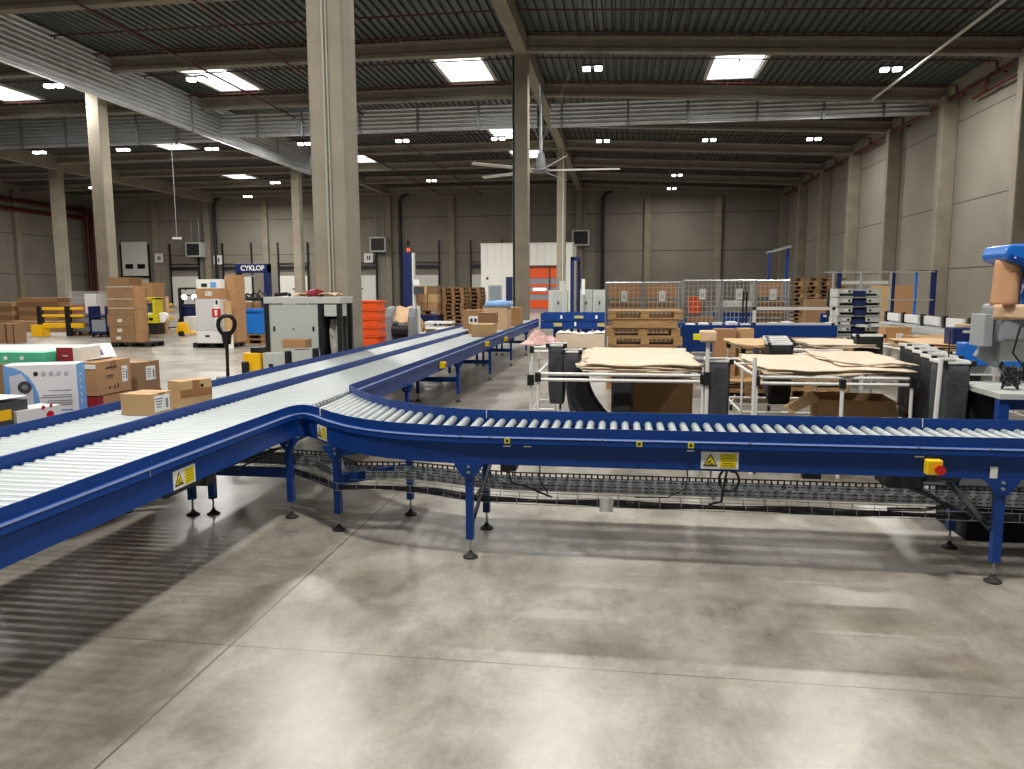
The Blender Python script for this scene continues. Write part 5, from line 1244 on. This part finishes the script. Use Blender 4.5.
MB().bb(-.26, .06, -.12, .25, 1.22, 1.52).build('grey_housing', MGREY, t, bevel=.03); MB().bb(-.02, .02, -.2, -.05, 1.35, 1.68).build('black_roller', BLACK, t, bevel=.01)
MB().bb(-.35, -.28, -.05, .2, 1.18, 1.44).build('side_cover', mat('cover grey', '#969a9c', .5), t, bevel=.006)
MB().bb(-.2, .5, 0, .4, 1.06, 1.22).build('lower_housing', LGREY, t, bevel=.01)
MB().cyl((.15, .2, .88), (.15, .2, 1.07), .07, 10).build('pedestal', DGREY, t, smooth=True)
m = MB().tube([(-.05, -.15, 1.42), (-.18, -.25, 1.35), (-.22, -.25, 1.15), (-.12, -.25, 1.02), (.05, -.25, 1.05), (.15, -.25, 1.2), (.2, -.25, 1.35)], .008, 6)
m.tube([(.1, -.25, 1.3), (.08, -.28, 1.1), (.2, -.28, .98), (.4, -.28, .95)], .008, 6)
m.build('cable', BLACK, t, smooth=True)
t = thing('blue_workbench', 'blue framed workbench with grey top at the right edge behind the branch', 'workbench', (3.13, 6.45, 0))
MB().bb(-.38, .8, -.5, .3, .84, .88).build('tabletop', LGREY, t)
for x_ in (-.34, .7):
    for y_ in (-.45, .25): MB().bb(x_-.035, x_+.035, y_-.035, y_+.035, 0, .84).build('leg', BLUE, t)
MB().bb(-.34, .7, -.47, -.43, .76, .84).build('front_rail', BLUE, t); MB().bb(-.3, .7, -.3, .2, .25, .3).build('lower_shelf', LGREY, t)
MB().bb(-.1, .05, -.3, -.1, .3, .6).bb(.1, .3, -.3, -.1, .3, .5).build('shelf_items', DGREY, t)
m = MB(); rnd = random.Random(5); pts = []
for i in range(60): a_ = i*1.1; pts.append((2.93+.07*math.cos(a_)*rnd.uniform(.6, 1.1), 6.2+.05*math.sin(a_), .98+.09*math.sin(a_*1.3)*rnd.uniform(.5, 1)))
tag(m.tube(pts, .01, 5).build('tangled_cable', BLACK, smooth=True), 'tangle of black cable on the blue workbench', 'cable')
t = thing('grey_monitor', 'tilted grey monitor on an arm left of the blue machine', 'monitor', (3.12, 6.68, 0))
MB().box((-.1, 0, 1.18), (.2, .06, .3), ry=.5).build('screen_body', MGREY, t, bevel=.01); MB().cyl((.05, .05, .88), (-.08, .05, 1.15), .02, 8).build('arm', BLACK, t, smooth=True)
m = MB().tube([(2.76, 6.9, 1.28), (2.74, 6.85, 1.0), (2.74, 6.8, .7), (2.78, 6.75, .5), (2.86, 6.7, .45), (2.95, 6.6, .5), (3.0, 6.4, .6)], .006, 5)
m.tube([(2.82, 6.6, .85), (2.76, 6.6, .75), (2.78, 6.6, .68), (2.9, 6.5, .7)], .006, 5)
tag(m.build('hanging_cable', BLACK, smooth=True), 'thin black cables hanging beside the right bag row', 'cable')
t = thing('blue_control_box', 'bright blue boxes behind the cable tangle at the right edge', 'box', (3.55, 7.9, 0))
MB().bb(-.25, .0, 0, .2, .9, 1.12).bb(.08, .3, 0, .2, .88, 1.25).build('casing', MBLUE, t, bevel=.01); MB().bb(-.25, .3, .05, .2, .8, .9).bb(-.02, .05, .08, .15, 0, .8).build('stand', WPAINT, t)
t = thing('dark_printer', 'dark navy printer in front of the grey conveyor leg', 'printer', (3.95, 9.4, .0)); MB().bb(-.2, .08, -.1, .15, 1.0, 1.2).build('body', DBLUE, t, bevel=.01); MB().bb(-.1, .08, -.105, -.1, 1.14, 1.17).build('display', LGREY, t); MB().bb(-.03, .03, 0, .05, .93, 1.04).build('stand', BLACK, t)

# ------------------------------------------------------------------ camera, world, view
H_, F_, YAW, PITCH, ROLL_ = 1.65, 760.0, math.radians(8.17), math.radians(7.13), math.radians(.2)
f = Vector((-math.sin(YAW)*math.cos(PITCH), math.cos(YAW)*math.cos(PITCH), -math.sin(PITCH)))
r = Vector((math.cos(YAW), math.sin(YAW), 0)); u = r.cross(f)
r2 = r*math.cos(ROLL_)-u*math.sin(ROLL_); u2 = r*math.sin(ROLL_)+u*math.cos(ROLL_)
cam = bpy.data.cameras.new('camera'); co = bpy.data.objects.new('camera', cam); COL.objects.link(co)
co.matrix_world = Matrix(((r2.x, u2.x, -f.x, 0), (r2.y, u2.y, -f.y, 0), (r2.z, u2.z, -f.z, H_), (0, 0, 0, 1)))
cam.sensor_fit = 'HORIZONTAL'; cam.sensor_width = 36; cam.lens = F_/1024*36; cam.clip_end = 300; cam.clip_start = .05
S.camera = co
w = bpy.data.worlds.new('world'); S.world = w; w.use_nodes = True
w.node_tree.nodes['Background'].inputs['Color'].default_value = (.86, .93, 1, 1); w.node_tree.nodes['Background'].inputs['Strength'].default_value = .15
S.view_settings.view_transform = 'Standard'; S.view_settings.look = 'None'; S.view_settings.exposure = -0.22; S.view_settings.gamma = 1
S.view_settings.use_curve_mapping = False
